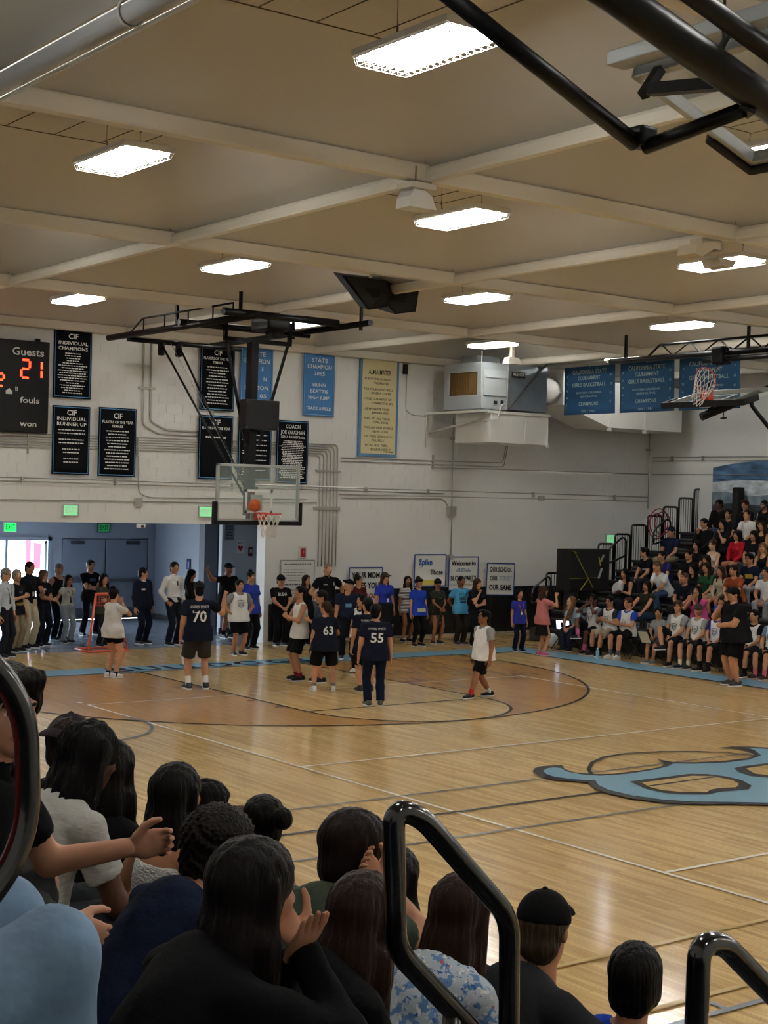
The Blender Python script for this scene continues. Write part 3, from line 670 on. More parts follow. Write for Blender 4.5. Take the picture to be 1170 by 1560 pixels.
# ---- walls
WALL = mat('white_wall_paint', '#e2e3e0', .55, bump=.12, bscale=18, var=.025, vscale=1.2)
GREY = mat('lobby_grey_paint', '#9198a3', .6, var=.03, vscale=2)
OX0, OX1, OZ, WT = -2.6, 7.83, 2.72, .36
wb = MB(); wb.box(XL, XR, YB, YB+WT, OZ, 7.6); wb.box(OX1, XR, YB, YB+WT, 0, OZ); wb.box(XL, OX0, YB, YB+WT, 0, OZ)
wall_back = wb.build('wall_back', WALL, None, kind='structure')
MB().box(XR, XR+.3, YF, YB, 0, 7.6).build('wall_right', WALL, None, kind='structure')
MB().box(XL-.3, XL, YF, YB, 0, 7.6).build('wall_left', WALL, None, kind='structure')
MB().box(XL, XR, YF-.3, YF, 0, 7.6).build('wall_front', WALL, None, kind='structure')
# painted concrete blocks, the nearest ones each on their own, the rest in one piece
rnd = random.Random(5); bl = MB(); bl.box(-.196, .196, -.006, 0, -.097, .097); blm = bl.mesh('concrete_block'); rest = MB(); cnt = 0; cand = []
for j in range(20):
    z_ = 2.93+.1+.2*j
    for i in range(-2, 48):
        x_ = 1.2+.4*i+(.2 if j % 2 else 0)
        if -1 < x_ < XR-.25: cand.append((x_, z_))
cand.sort(key=lambda c: (c[0] < 1.0, c[0]))
for x_, z_ in cand:
    d = rnd.uniform(0, .003)
    if cnt < 300 and x_ > 1.0:
        o = link('concrete_block', blm, WALL, wall_back); o.location = (x_, YB+d*.5, z_); cnt += 1
    else: rest.box(x_-.196, x_+.196, YB-.006+d, YB+.01, z_-.097, z_+.097)
rest.build('block_courses', WALL, wall_back, kind='stuff')
# lobby walls
lw = MB(); Y4 = 14.4
for x0, x1, z0, z1 in ((-4, 2.1, 0, 2.9), (2.1, 5.74, 2.16, 2.9), (5.74, 6.05, 0, 2.9), (6.05, 8.55, 2.14, 2.9), (8.55, 8.75, 0, 2.9)): lw.box(x0, x1, Y4, Y4+.2, z0, z1)
lw.box(8.75, 8.95, 12.0, Y4+.2, 0, 2.9); lw.box(-4.2, -4, YB+WT, Y4+.2, 0, 2.9)
lw.build('wall_lobby', GREY, None, kind='structure')
MB().box(8.75, 9.12, 11.72, 12.0, 0, 2.9).box(9.9, 10.3, YB+WT, 12, 0, 2.9).build('trim_column', mat('grey_trim', '#6d7178', .6), None, kind='structure')
MB().box(9.12, 9.9, 11.75, 11.95, 0, 2.9).build('door_dark', mat('dark_door', '#33363b', .5), None, kind='structure')
MB().box(8.25, 9.9, 10.0, 10.15, 0, 2.9).build('wall_sign', mat('pale_grey_paint', '#a9b0bb', .6), None, kind='structure')
MB().box(-4, 10.3, YB+WT, Y4, 2.72, 2.9).build('ceiling_lobby', GREY, None, kind='structure')
MB().box(8.70, 8.75, 12.0, Y4, 0, .12).box(8.2, 8.25+1.65, 9.96, 10.0, 0, .12).build('baseboard_lobby', plain('#3b3e44'), None, kind='structure')
MB().box(6.05, 8.55, Y4+.12, Y4+.2, 0, 2.14).build('door_light_stop', GREY, None, kind='structure')  # added sheet behind the closed leaves, stops daylight leaking through their gaps
dr = empty('door_1', (6.05, Y4, 0), kind='structure')
for i in (0, 1):
    lf = MB().bbox(.02+1.25*i, 1.23+1.25*i, .02, .07, .01, 2.12, .008).build('door_leaf', mat('grey_door', '#7d8592', .5), dr)
    MB().bar((.1+1.25*i, -.03, 1.02), (1.15+1.25*i, -.03, 1.02), .05, .09).build('panic_bar', plain('#4c5058', .4), lf)
    MB().box(.25+1.25*i-.0+(.35*i), .6+1.25*i+(.35*i), -.07, .02, 1.98, 2.07).build('door_closer', plain('#3c3f46', .5), lf)
    MB().box(.02+1.25*i, 1.23+1.25*i, .0, .02, .02, .3).build('kick_plate', plain('#4e525a', .35), lf)
fr = empty('door_2', (2.1, Y4, 0), kind='structure'); M_AL = mat('door_aluminium', '#9aa3ae', .4, .3)
MB().box(3.54, 3.64, -.04, .12, 0, 2.16).box(0, .1, -.04, .12, 0, 2.16).box(0, 3.64, -.04, .12, 2.08, 2.16).build('door_frame', M_AL, fr)
MB().box(2.40, 2.47, .0, .08, 0, 2.08).build('mullion', M_AL, fr)
MB().bar((3.52, .08, 0.02), (3.52, .08, 2.06), .06, .05).bar((3.52, .9, 0.02), (3.52, .9, 2.06), .06, .05).bar((3.52, .05, 2.03), (3.52, .93, 2.03), .06, .07).bar((3.52, .05, .1), (3.52, .93, .1), .05, .2).build('open_door_leaf', M_AL, fr)
# building across the yard
yb = empty('building', (13, 30, 0), 0, 'white building across the sunny yard behind the open lobby doors', 'building')
MB().box(-14, 16, 0, 1, 0, 5).build('facade', mat('yard_wall', '#c9cfd6', .7), yb)
for i in range(9):
    o = MB().box(-6+1.6*i, -4.9+1.6*i, -.03, .02, 1.2, 2.4).build('window', plain('#8196ad', .2), yb); MB().box(-6.04+1.6*i, -4.86+1.6*i, -.06, -.0, 1.12, 1.2).build('sill', plain('#d8d8d8'), o)
MB().box(-12, 16, -.15, 0, .5, .56).box(-12, 16, -.15, 0, 1.0, 1.05).build('railing', plain('#9097a2'), yb)
rb = empty('feather_flag', (10.3, 26, 0), 0, 'tall red flag in the yard beyond the open doors', 'flag'); MB().prism([(-.25, 0, .7), (.25, 0, .7), (.3, 0, 2.6), (0, 0, 2.9), (-.3, 0, 2.5)], (0, .03, 0)).build('flag_cloth', plain('#d02030'), rb); MB().tube([(0, .05, -.02), (0, .05, 2.9)], .03).build('flag_pole', plain('#999999'), rb)
# ---- ceiling: coved bays between ribs
CEIL = mat('ceiling_paint', '#b9b5ab', .7, var=.03, vscale=.8); CEILR = mat('rib_paint', '#cfc8b8', .6); SEAM = mat('ceiling_seam', '#5b5341', .8)
ceil = empty('ceiling', (0, 0, 6.86), kind='structure')
def bay(wx, wy, H=.72, D=1.35, n=22):
    xs = np.linspace(0, wx, n); ys = np.linspace(0, wy, n); vs = []; fs = []
    for x_ in xs:
        for y_ in ys:
            t = min(1, min(x_, wx-x_)/D)*1.; t2 = min(1, min(y_, wy-y_)/D); t = min(t, t2); t = 1-(1-t)**1.6
            vs.append((x_, y_, H*t))
    for i in range(n-1):
        for j in range(n-1): fs.append((i*n+j, i*n+j+1, (i+1)*n+j+1, (i+1)*n+j))
    mb = MB(); mb.add(vs, fs, True); me = mb.mesh('ceiling_panel')
    sm = MB(); z_ = H-.004
    c = [(D, D), (wx-D, D), (wx-D, wy-D), (D, wy-D)]
    for i in range(4): sm.bar((*c[i], z_), (*c[(i+1) % 4], z_), .014, .012)
    k = 0
    while D+.6*(k+1) < wx-D: k += 1; sm.bar((D+.6*k, D, z_), (D+.6*k, wy-D, z_), .007, .008)
    for (ax, ay), (bx_, by_) in zip(((0, 0), (wx, 0), (wx, wy), (0, wy)), c):
        pts = [(ax+(bx_-ax)*t, ay+(by_-ay)*t, H*(1-(1-t)**1.6)-.006) for t in (0, .1, .2, .35, .5, .75, 1)]
        sm.tube(pts, .005, 4)
    return me, sm.mesh('seam')
bm1, sm1 = bay(4.87, 5.5)
for i in range(6):
    for j in range(6):
        o = link('ceiling_panel', bm1, CEIL, ceil); o.location = (RIBX[i], RIBY[j+1], 0)
        if RIBY[j+1] > -17: s_ = link('seam', sm1, SEAM, o)
MB().box(XL, RIBX[0], YF, YB, 0, .1).box(RIBX[6], XR, YF, YB, 0, .1).build('ceiling_edge', CEIL, ceil)
for y_ in RIBY[:-1]: MB().bbox(XL, XR, y_-.075, y_+.075, -.15, .03, .02).build('ceiling_rib', CEILR, ceil)
for x_ in RIBX[:1]+RIBX[2:]: MB().bbox(x_-.06, x_+.06, YF, YB, -.16, .0, .045).build('ceiling_tie', CEILR, ceil)
MB().box(XL, XR, YB-.08, YB, -.06, .05).box(XL, XR, YB-.05, YB, -.16, -.1).build('wall_beam', CEILR, ceil)
# grey pipe hung under the ceiling
gp = empty('ceiling_pipe', (-5.6, -16, 6.76), 0, 'grey round pipe with a thin white conduit hung under the ceiling', 'pipe')
MB().tube([(0, -9, 0), (0, 23, 0)], .085, 14).build('pipe_run', mat('grey_pipe', '#9b9c9c', .5), gp)
MB().tube([(.1, -9, -.075), (.1, 23, -.075)], .018, 8).build('conduit', plain('#d8d6ce'), gp)
for y_ in (0.2, 3.9, 7.6): MB().tube([(.1*math.cos(a), y_, .1*math.sin(a)) for a in np.linspace(0, 6.283, 13)[:-1]], .012, 5, closed=True).bar((0, y_, .08), (0, y_, .5), .015).build('pipe_clamp', plain('#b8b6ae'), gp)
# ---- hanging fluorescent fixtures
TUBE = mat('fluorescent_tube', '#fbfaf6', .4, emit=LAMP); FIX = mat('fixture_white', '#d8d8d4', .4); WIRE = mat('guard_wire', '#c9c9c6', .4, .3)
def fixture():
    r = empty('ceiling_light', (0, 0, 7.0)); L_, W_ = .62, .30
    MB().prism([(-W_, -L_, .05), (W_, -L_, .05), (W_, -L_, .0), (W_-.03, -L_, -.012), (-W_+.03, -L_, -.012), (-W_, -L_, .0)], (0, 2*L_, 0)).build('housing', FIX, r)
    MB().box(-W_+.02, W_-.02, -L_+.02, L_-.02, -.0165, -.0125).build('reflector', mat('fixture_reflector', '#c4c4c1', .35, .6), r)
    mb = MB()
    for i in range(6): mb.tube([(-.235+.094*i, -L_+.03, -.035), (-.235+.094*i, L_-.03, -.032)], .008, 6)
    mb.build('tubes', TUBE, r, label='glowing fluorescent tubes')
    g = MB()
    for i in range(15): y_ = -L_+.02+i*(2*L_-.04)/14; g.tube([(-W_, y_, .0), (-W_+.04, y_, -.075), (W_-.04, y_, -.075), (W_, y_, .0)], .004, 3)
    for i in range(7): x_ = -W_+.05+i*(2*W_-.1)/6; g.tube([(x_, -L_, -.0), (x_, -L_+.03, -.077), (x_, L_-.03, -.077), (x_, L_, 0)], .004, 3)
    g.build('wire_guard', WIRE, r)
    for y_ in (-.4, .4): MB().tube([(0, y_, .05), (0, y_, .58)], .004, 4).tube([(0, y_, .2), (0, y_, .25)], .012, 5).build('hanger', plain('#77746c'), r)
    return r
fx0 = fixture(); first = True; LX = [-7.9, -3.08, 1.65, 6.6, 11.9, 16.3]; LY = [4.3, -1.4, -6.95, -12.25, -17.6, -23.2]
seen = {(-3.08, -12.25): 'largest wire-guarded tube light, beside the folded hoop frame', (-3.08, -6.95): 'wire-guarded tube light above the grey pipe end of the hall', (1.65, -6.95): 'wire-guarded tube light next to the white bell-shaped ceiling speaker',
 (1.65, -1.4): 'wire-guarded tube light between the grey pipe and the black ceiling loudspeakers', (1.65, 4.3): 'wire-guarded tube light above the black individual champions banner', (6.6, -1.4): 'wire-guarded tube light between the black loudspeakers and the wall heater',
 (6.6, -6.95): 'wire-guarded tube light half hidden by the beige tilted bracket', (11.9, -1.4): 'thin bright tube light above the folded side hoop truss', (6.6, 4.3): 'bright tube light behind the main hoop frame', (11.9, 4.3): 'tube light above the wall heater unit', (16.3, 4.3): 'tube light half hidden behind the tip of the side hoop truss', (1.65, -12.25): 'tube light seen through the glass of the folded goal with a thick mast'}
for x_ in LX:
    for y_ in LY:
        o = fx0 if first else copy_tree(fx0); first = False; o.location = (x_, y_, 7.0)
        if (x_, y_) not in seen:     # rows that go on beyond the picture
            o.name = 'ceiling_light_offscreen'
            for c_ in o.children:
                if c_.name.startswith('tubes'): c_.name = 'tubes_offscreen'
        tag(o, seen.get((x_, y_), 'wire-guarded fluorescent light on hangers in the rows over bleachers and court'), 'ceiling light', 'fluorescent high-bay lights')
# ---------------------------------------------------------------- things on the back wall
W0 = YB-.012
def lettering(parent, lines, col, name='lettering', mb=None, bold=.012):
    """lines: (text, size, x, z, width or None) on the plane y = 0 of the parent, read from -Y"""
    mb = mb or MB()
    for t_, s_, x_, z_, wd in lines: put_text(mb, t_, s_, (x_, 0, z_), (1, 0, 0), (0, 0, 1), width=wd, bold=bold)
    return mb.build(name, plain(col, .8), parent, kind='stuff')
def dashes(mb, cx, z0, z1, n, wmin, wmax, hgt, seed=1):
    """lines of small illegible print"""
    r = random.Random(seed)
    for i in range(n):
        z_ = z0+(z1-z0)*i/max(1, n-1); wd = r.uniform(wmin, wmax); x_ = cx-wd/2
        while x_ < cx+wd/2:
            l_ = min(r.uniform(.02, .07), cx+wd/2-x_); mb.add([(x_, 0, z_), (x_+l_, 0, z_), (x_+l_, 0, z_+hgt), (x_, 0, z_+hgt)], [(0, 1, 2, 3)]); x_ += l_+.014
def banner(x0, x1, z0, z1, bg, edge, lines, col, label, small=(), group=None, y=None, border=.035):
    r = empty('banner', ((x0+x1)/2, (YB-.085) if y is None else y, (z0+z1)/2), 0, label, 'banner', group); W_, H_ = (x1-x0)/2, (z1-z0)/2
    n = 8; vs = []; fs = []
    for i in range(n+1):
        for j in range(n+1):
            x_, z_ = -W_+2*W_*i/n, -H_+2*H_*j/n; vs.append((x_, .006*math.sin(5*x_/W_+z_*3)*(1-abs(z_)/H_), z_))
    for i in range(n):
        for j in range(n): fs.append((i*(n+1)+j, (i+1)*(n+1)+j, (i+1)*(n+1)+j+1, i*(n+1)+j+1))
    o = MB().add(vs, fs, True).build('banner_cloth', cloth(bg), r); md = o.modifiers.new('thickness', 'SOLIDIFY'); md.thickness = .006; md.offset = 0
    b = MB(); e = .03
    for a_, b_ in (((-W_+e, -H_+e), (W_-e, -H_+e)), ((W_-e, -H_+e), (W_-e, H_-e)), ((W_-e, H_-e), (-W_+e, H_-e)), ((-W_+e, H_-e), (-W_+e, -H_+e))): b.bar((a_[0], -.011, a_[1]), (b_[0], -.011, b_[1]), .008, border*.55, (0, -1, 0) if a_[0] == b_[0] else (0, 0, 1))
    b.build('border', cloth(edge), r)
    mb = MB()
    for s_ in small: dashes(mb, *s_)
    t = lettering(r, lines, col, mb=mb); t.location = (0, -.014, 0)
    for sx in (-1, 1): MB().tube([(sx*(W_-.02), -.012, H_-.02), (sx*(W_-.02), .078, H_-.02)], .012, 6).build('grommet', plain('#8a8a85', .3), r)
    return r
NV, BLU, WT_ = '#0c0e12', '#5b87b5', '#e9e9e4'
banner(2.51, 3.36, 5.31, 6.75, NV, BLU, [('CIF', .15, 0, .56, .22), ('INDIVIDUAL', .1, 0, .42, .66), ('CHAMPIONS', .1, 0, .31, .66)], WT_, 'black banner headed CIF INDIVIDUAL CHAMPIONS, next to the scoreboard', [(0, .2, -.62, 17, .25, .68, .018, 3)])
banner(2.52, 3.36, 3.72, 5.15, NV, BLU, [('CIF', .15, 0, .57, .22), ('INDIVIDUAL', .1, 0, .44, .66), ('RUNNER UP', .1, 0, .33, .66)], WT_, 'black banner headed CIF INDIVIDUAL RUNNER UP', [(0, .2, .13, 2, .55, .62, .022, 5), (0, .0, -.07, 2, .4, .6, .022, 6), (0, -.2, -.27, 2, .35, .5, .022, 7), (0, -.40, -.47, 2, .3, .45, .022, 8)])
def poy(x0, x1, z0, z1, lab, seed, blank=False): banner(x0, x1, z0, z1, NV, BLU, [('CIF', .16, 0, .55, .2), ('PLAYERS OF THE YEAR', .08, 0, .42, .72), ('FEMALE', .075, 0, .335, .25)][:2 if blank else 3], WT_, lab, [(0, .22, .2, 2, .5, .6, .02, seed)] if blank else [(0, .22, -.58, 13, .42, .64, .02, seed)])
poy(3.56, 4.44, 3.71, 5.17, 'black banner headed PLAYERS OF THE YEAR, wrinkled at its top corner', 11)
poy(5.97, 6.85, 5.25, 6.7, 'black PLAYERS OF THE YEAR banner beside the blue champion banners', 12)
poy(5.97, 6.85, 3.72, 5.14, 'nearly blank black PLAYERS OF THE YEAR banner behind the hoop braces', 13, True)
banner(7.0, 7.86, 5.29, 6.75, '#4f83bb', '#7fb0dc', [('STATE', .14, 0, .56, .44), ('CHAMPION', .14, 0, .40, .68), ('5', .12, .15, .23, None), ('N', .12, .22, .0, None), ('SM    SON', .12, 0, -.2, .62), ('1     05', .12, 0, -.38, .5)], '#dfe3e2', 'blue STATE CHAMPION banner behind the hoop mast')
banner(6.99, 7.87, 3.72, 5.16, NV, BLU, [], WT_, 'black banner of small print behind the backboard mast', [(-.2, .42, -.6, 18, .1, .3, .02, 21), (.15, .3, -.5, 8, .2, .34, .022, 22)])
banner(8.01, 8.88, 3.68, 5.13, NV, BLU, [('COACH', .12, 0, .58, .4), ('JOE VAUGHAN', .12, 0, .45, .66), ('GIRLS BASKETBALL', .08, 0, .34, .66)], WT_, 'black banner headed COACH above dense small print', [(0, .24, -.6, 22, .5, .72, .018, 31)])
banner(8.7, 9.58, 5.27, 6.76, '#4f83bb', '#7fb0dc', [('STATE', .14, 0, .55, .44), ('CHAMPION', .14, 0, .40, .68), ('2015', .13, 0, .24, .3), ('ERINN', .11, 0, -.02, .36), ('BEATTIE', .11, 0, -.17, .5), ('HIGH JUMP', .11, 0, -.32, .6), ('TRACK & FIELD', .11, 0, -.57, .72)], '#dfe3e2', 'blue banner reading STATE CHAMPION 2015, HIGH JUMP')
am = [('ALMA MATER', .17, 0, .82, .68), ('BUENA HIGH SCHOOL', .075, -.05, .66, .8), ('WE REVERE...', .075, .08, .56, .5), ("FOR YOUR DEEDS WE'LL", .075, -.03, .41, .86), ('RAISE A CHEER', .075, .05, .32, .6), ('HOLD OUR HEADS UP', .075, -.04, .18, .8), ('TOWARD THE SKY', .075, .08, .08, .66), ('AS WE WAVE YOUR', .075, -.06, -.06, .74), ('BANNER HIGH', .075, .05, -.15, .5), ('HAIL TO ALL YOUR', .075, -.05, -.29, .76), ('LOYAL SONS.', .075, .04, -.38, .5), ('THOUGH THEIR WORK IS', .075, 0, -.51, .86), ('NEVER DONE.', .075, .05, -.6, .5), ("ON THEIR DEEDS WE'LL", .075, 0, -.72, .86), ('ALL RELY.', .075, .0, -.81, .4), ('WE ALL HAIL THEE...', .075, -.05, -.93, .7), ('BUENA HIGH!!', .09, .08, -1.03, .6)]
amr = empty('alma_mater_board', (10.91, YB-.045, 5.59), 0, 'tall cream ALMA MATER song board in a blue frame', 'sign')
MB().box(-.58, .58, -.02, .03, -1.2, 1.2).build('frame', plain('#5c86ad'), amr); MB().box(-.51, .51, -.026, -.01, -1.13, 1.13).build('panel', plain('#d9cfa2', .7), amr); mb = MB(); dashes(mb, .3, -1.09, -1.08, 1, .3, .31, .022, 4); lettering(amr, am, '#2b2a24', mb=mb).location = (0, -.03, 0)
# ---- scoreboard
sb = empty('scoreboard', (.85, YB-.02, 5.48), 0, 'black scoreboard with red digits reading Guests 21', 'scoreboard')
MB().bbox(-1.55, 1.53, -.16, 0, -.93, .94, .015).build('cabinet', plain('#0b0b0d', .5), sb); RED = mat('led_red', '#ff3218', .5, emit=5.); PINK = mat('led_pink', '#ff3f6a', .5, emit=4.)
SEG = {'0': 'abcdef', '1': 'bc', '2': 'abged', '4': 'fgbc', '7': 'abc', '3': 'abgcd'}
def digit(mb, ch, x_, z_, w_, h_, y_=-.165):
    p = {'a': ((0, h_), (w_, h_)), 'b': ((w_, h_), (w_, h_/2)), 'c': ((w_, h_/2), (w_, 0)), 'd': ((0, 0), (w_, 0)), 'e': ((0, 0), (0, h_/2)), 'f': ((0, h_/2), (0, h_)), 'g': ((0, h_/2), (w_, h_/2))}
    for s_ in SEG[ch]:
        (ax, az), (bx, bz) = p[s_]; d = Vector((bx-ax, 0, bz-az)).normalized()*.022
        mb.bar(Vector((x_+ax, y_, z_+az))+d, Vector((x_+bx, y_, z_+bz))-d, .012, .038, (0, 0, 1) if az == bz else (1, 0, 0))
for a_ in (('2', .92, .18, .18, .36), ('1', 1.18, .18, .18, .36), ('2', .40, -.02, .15, .25)): m1 = MB(); digit(m1, *a_); m1.build('red_digit', RED, sb)
for a_ in (('4', .02, .45, .18, .36), ('0', -.35, .45, .18, .36)): m2 = MB(); digit(m2, *a_); m2.build('clock_digit', PINK, sb)
t = lettering(sb, [('Guests', .22, 1.06, .70, .68), ('fouls', .17, 1.12, -.28, .42), ('won', .17, 1.1, -.76, .36), ('B', .12, .83, -.06, None), ('Home', .22, -1.0, .70, .6)], '#cfcfc8'); t.location = (0, -.163, 0)
MB().box(.6, .74, -.166, -.158, -.17, -.1).prism([(.62, -.166, -.1), (.72, -.166, -.1), (.67, -.166, -.05)], (0, .008, 0)).build('bonus_arrow', plain('#cfcfc8'), sb)
for x_ in (-1.3, .1, 1.3): MB().box(x_-.05, x_+.05, -.09, -.03, .93, 1.0).build('mounting_bracket', BLK(), sb)
# ---- conduits
CD = mat('painted_conduit', '#c9c7bc', .45); CDG = mat('galvanised_conduit', '#a9a79e', .4, .2)
def conduit(name, label, paths, r_=.016, m=None, clamps=(), d=.03):
    o = empty(name, (0, 0, 0), 0, label, 'conduit')
    for p in paths: MB().tube(fillet([(x_, YB-d, z_) for x_, z_ in p], .12, 4), r_, 6).build('pipe', m or CDG, o)
    for x0, x1, z0, z1 in clamps: MB().box(x0, x1, YB-.025-d, YB-.006, z0, z1).build('strap', CDG, o)
conduit('conduit_bundle', 'row of six parallel conduits running behind the banners and turning down', [[(-2, 4.47-.055*i), (9.76-.10*(i)+(.0), 4.63-.055*i), (9.78-.10*i, 3.0-.0*i), (9.78-.10*i, 1.75)] for i in range(6)], clamps=[(9.15, 9.85, 3.98, 4.02), (9.12, 9.86, 3.08, 3.16), (2.0, 2.03, 4.12, 4.52), (4.5, 4.53, 4.16, 4.55)])
conduit('conduit_run', 'pair of vertical conduits bending into the bundle beside the wrinkled banner', [[(4.6, 6.72), (4.62, 4.84), (5.0, 4.66), (6.3, 4.67)], [(4.78, 6.72), (4.8, 4.92), (5.2, 4.75), (6.3, 4.76)]], .024, clamps=[(4.5, 4.9, 5.62, 5.66)])
conduit('conduit_run', 'long double conduit running across the wall below the banners', [[(-2, 3.62), (20.3, 3.62)], [(-2, 3.55), (13.0, 3.55)]], .014, d=.066, clamps=[(x_-.02, x_+.02, 3.52, 3.65) for x_ in (1.9, 4.0, 6.9, 10.6, 12.5, 16.0, 19.0)])
conduit('conduit_run', 'thin conduit with a junction box above the lobby opening', [[(-2, 3.15), (6.6, 3.2), (9.2, 3.25)], [(4.54, 4.2), (4.56, 3.38), (4.8, 3.28), (6.6, 3.3), (8.9, 3.32)]], .012, clamps=[(4.48, 4.66, 3.06, 3.26)])
conduit('conduit_run', 'double conduit from the song board to under the white duct box', [[(9.85, 4.33), (14.95, 4.38), (15.1, 5.3)], [(9.85, 4.25), (14.98, 4.28), (15.18, 5.3)], [(12.6, 4.19), (20.3, 4.26)]], .014, clamps=[(12.62, 12.66, 4.15, 4.5)])
conduit('conduit_run', 'group of low conduits crossing the right half of the back wall', [[(9.82, 3.46), (20.3, 3.50)], [(9.9, 3.38), (13.0, 3.42), (13.2, 3.2)]], .014, clamps=[(16.2, 16.4, 3.44, 3.56)])
conduit('conduit_run', 'vertical conduit with an electrical box under the heater', [[(13.2, 5.45), (13.24, 1.95)], [(20.25, 5.5), (20.25, 3.3)]], .016, clamps=[(13.13, 13.36, 3.0, 3.24), (13.2, 13.3, 1.9, 2.02), (13.17, 13.25, 4.9, 4.96), (20.2, 20.3, 4.9, 4.96)], d=.1)
co = empty('conduit_run', (0, 0, 0), 0, 'pair of conduits along the side wall above the wave mural', 'conduit')
for z_ in (4.72, 4.62, 4.25): MB().tube([(XR-.06, 7.2, z_), (XR-.06, -6, z_+.02)], .014, 6).build('pipe', CDG, co)
for y_ in (6.5, 5.4, 3.0, -1.0): MB().box(XR-.085, XR-.002, y_-.02, y_+.02, 4.63, 4.75).build('strap', CDG, co)
# ---- exit signs
EXG = mat('exit_green', '#7fd396', .5, emit=.55); EXD = mat('exit_green_bright', '#18c648', .5, emit=2.2)
def exit_sign(x_, y_, z_, label, m, tcol, w_=.15, fr='#b9c3b4'):
    r = empty('exit_sign', (x_, y_, z_), 0, label, 'sign'); MB().bbox(-w_-.03, w_+.03, -.05, 0, -.13, .13, .01).build('housing', plain(fr), r); MB().box(-w_, w_, -.056, -.045, -.1, .1).build('face', m, r)
    lettering(r, [('EXIT', .17, 0, 0, w_*1.7)], tcol).location = (0, -.058, 0)
exit_sign(2.99, YB, 2.97, 'pale green EXIT sign over the lobby opening below the runner up banner', EXG, '#dff5df'); exit_sign(6.23, YB, 2.99, 'pale green EXIT sign beside the main backboard', EXG, '#dff5df')
exit_sign(4.6, 14.4, 2.41, 'glowing EXIT sign above the bright open doors', EXD, '#0c3a18'); exit_sign(7.2, 14.4, 2.42, 'dim EXIT sign above the closed grey lobby doors', mat('exit_dim', '#1f7a44', .5, emit=.35), '#0c2a18', fr='#59615c')
exit_sign(18.9, YB, 2.45, 'green EXIT sign behind the bleacher end rails', EXG, '#dff5df')
# ---- heater and ducts
GALV = mat('galvanised_sheet', '#8f979d', .38, .55, var=.1, vscale=3); DUCT = mat('white_duct', '#dcdbd5', .45); DK = mat('dark_frame', '#4a4a48', .5)
hv = empty('unit_heater', (12.4, 5.29, 5.58), 0, 'grey galvanised wall heater with brown louvres on a bracket shelf', 'heater')
MB().box(.35, .85, .0, 1.4, .0, 1.1).box(.02, .35, 0, .15, 0, 1.1).box(.02, .35, 1.22, 1.4, 0, 1.1).box(.02, .35, .15, 1.22, 0, .33).box(.02, .35, .15, 1.22, .88, 1.1).build('heater_cabinet', mat('heater_paint', '#a9b0b3', .45), hv)
MB().bbox(.85, 2.16, .04, 1.36, .02, 1.12, .01).build('rear_duct', GALV, hv)
MB().box(.33, .352, .15, 1.22, .33, .88).build('heat_exchanger', mat('burner_metal', '#7a6550', .5, .3), hv)
for i in range(16): MB().bar((.07, .2+.065*i, .33), (.07, .2+.065*i, .88), .07, .02, (0, 1, .3)).build('louvre', mat('brass_louvre', '#8a6b42', .4, .3), hv)
MB().box(.08, .78, -.03, .01, .32, .93).box(.12, .76, -.06, .0, .74, .80).build('access_panel', mat('heater_panel', '#b8bec0', .4), hv)
MB().box(.4, .5, -.04, -.02, .12, .2).box(.62, .7, -.04, -.02, .14, .22).build('control_box', plain('#2c3236'), hv)
MB().box(1.0, 1.42, .02, .045, .80, .94).build('nameplate', plain('#2b2623'), hv); lettering(hv, [('REZNOR', .1, 1.21, .87, .36)], '#d8cfc0').location = (0, .012, 0)
MB().bar((.9, -.0, .05), (2.1, -.0, 1.2), .05, .03).build('diagonal_strap', DK, hv)
MB().bbox(-.05, .04, -.35, 2.06, -.1, -.04, .01).bbox(-.05, 2.2, -.02, .06, -.1, -.03, .01).bbox(2.12, 2.2, 0, 2.06, -.1, -.03, .01).build('bracket_shelf', mat('shelf_white', '#d3d2ca', .5), hv)
MB().tube([(.0, 2.02, -.08), (.0, 2.05, -.9), ], .02).tube([(.1, 2.03, -.55), (.29, .2, -.2)], .025).build('shelf_brace', CD, hv)
for x_ in (.02, .85): MB().tube([(x_, .0, .0), (x_, .0, 1.35)], .012, 6).build('hanger_rod', CD, hv)
MB().box(.3, 1.0, .5, 1.1, 1.1, 1.3).build('flue', GALV, hv)
MB().tube(fillet([(.75, -.02, .15), (.62, -.05, .1), (.5, -.05, -.25), (.27, -.05, -.27), (.26, .1, -.3)], .08), .014, 6).build('gas_pipe', CD, hv)
bx = empty('duct_box', (12.74, 5.3, 4.79), 0, 'white sheet-metal plenum box under the heater', 'duct'); MB().bbox(0, 1.88, 0, 1.3, 0, .70, .012).build('plenum', DUCT, bx); MB().bar((1.12, -.005, 0), (1.12, -.005, .68), .012, .02).build('seam_strip', DUCT, bx); MB().box(1.8, 1.92, -.02, .1, -.04, .02).box(1.8, 1.95, 0, .1, .68, .76).build('corner_bracket', CD, bx)
dt = empty('supply_duct', (14.56, 5.6, 5.9), 0, 'white sheet-metal duct tapering down behind the blue tournament banners', 'duct')
MB().tube([(0, .35, .3), (.75, .35, .3)], .33, 18).build('round_collar', DUCT, dt)
MB().add([(.75, -.05, -.05), (.75, 1.2, -.05), (.75, 1.2, .75), (.75, -.05, .75), (2.4, -.05, -.55), (2.4, 1.2, -.55), (2.4, 1.2, .62), (2.4, -.05, .62)], [(0, 1, 2, 3)[::-1], (4, 5, 6, 7), (0, 1, 5, 4), (1, 2, 6, 5), (2, 3, 7, 6), (3, 0, 4, 7)]).build('taper', DUCT, dt)
MB().bbox(2.4, 5.1, -.05, 1.2, -.55, .62, .012).build('trunk', DUCT, dt)
for x_ in (2.4, 3.7): MB().bar((x_, -.06, -.6), (x_, -.06, .8), .04, .03).box(x_-.05, x_+.03, -.1, .0, -.64, -.56).build('hanger', DUCT, dt)
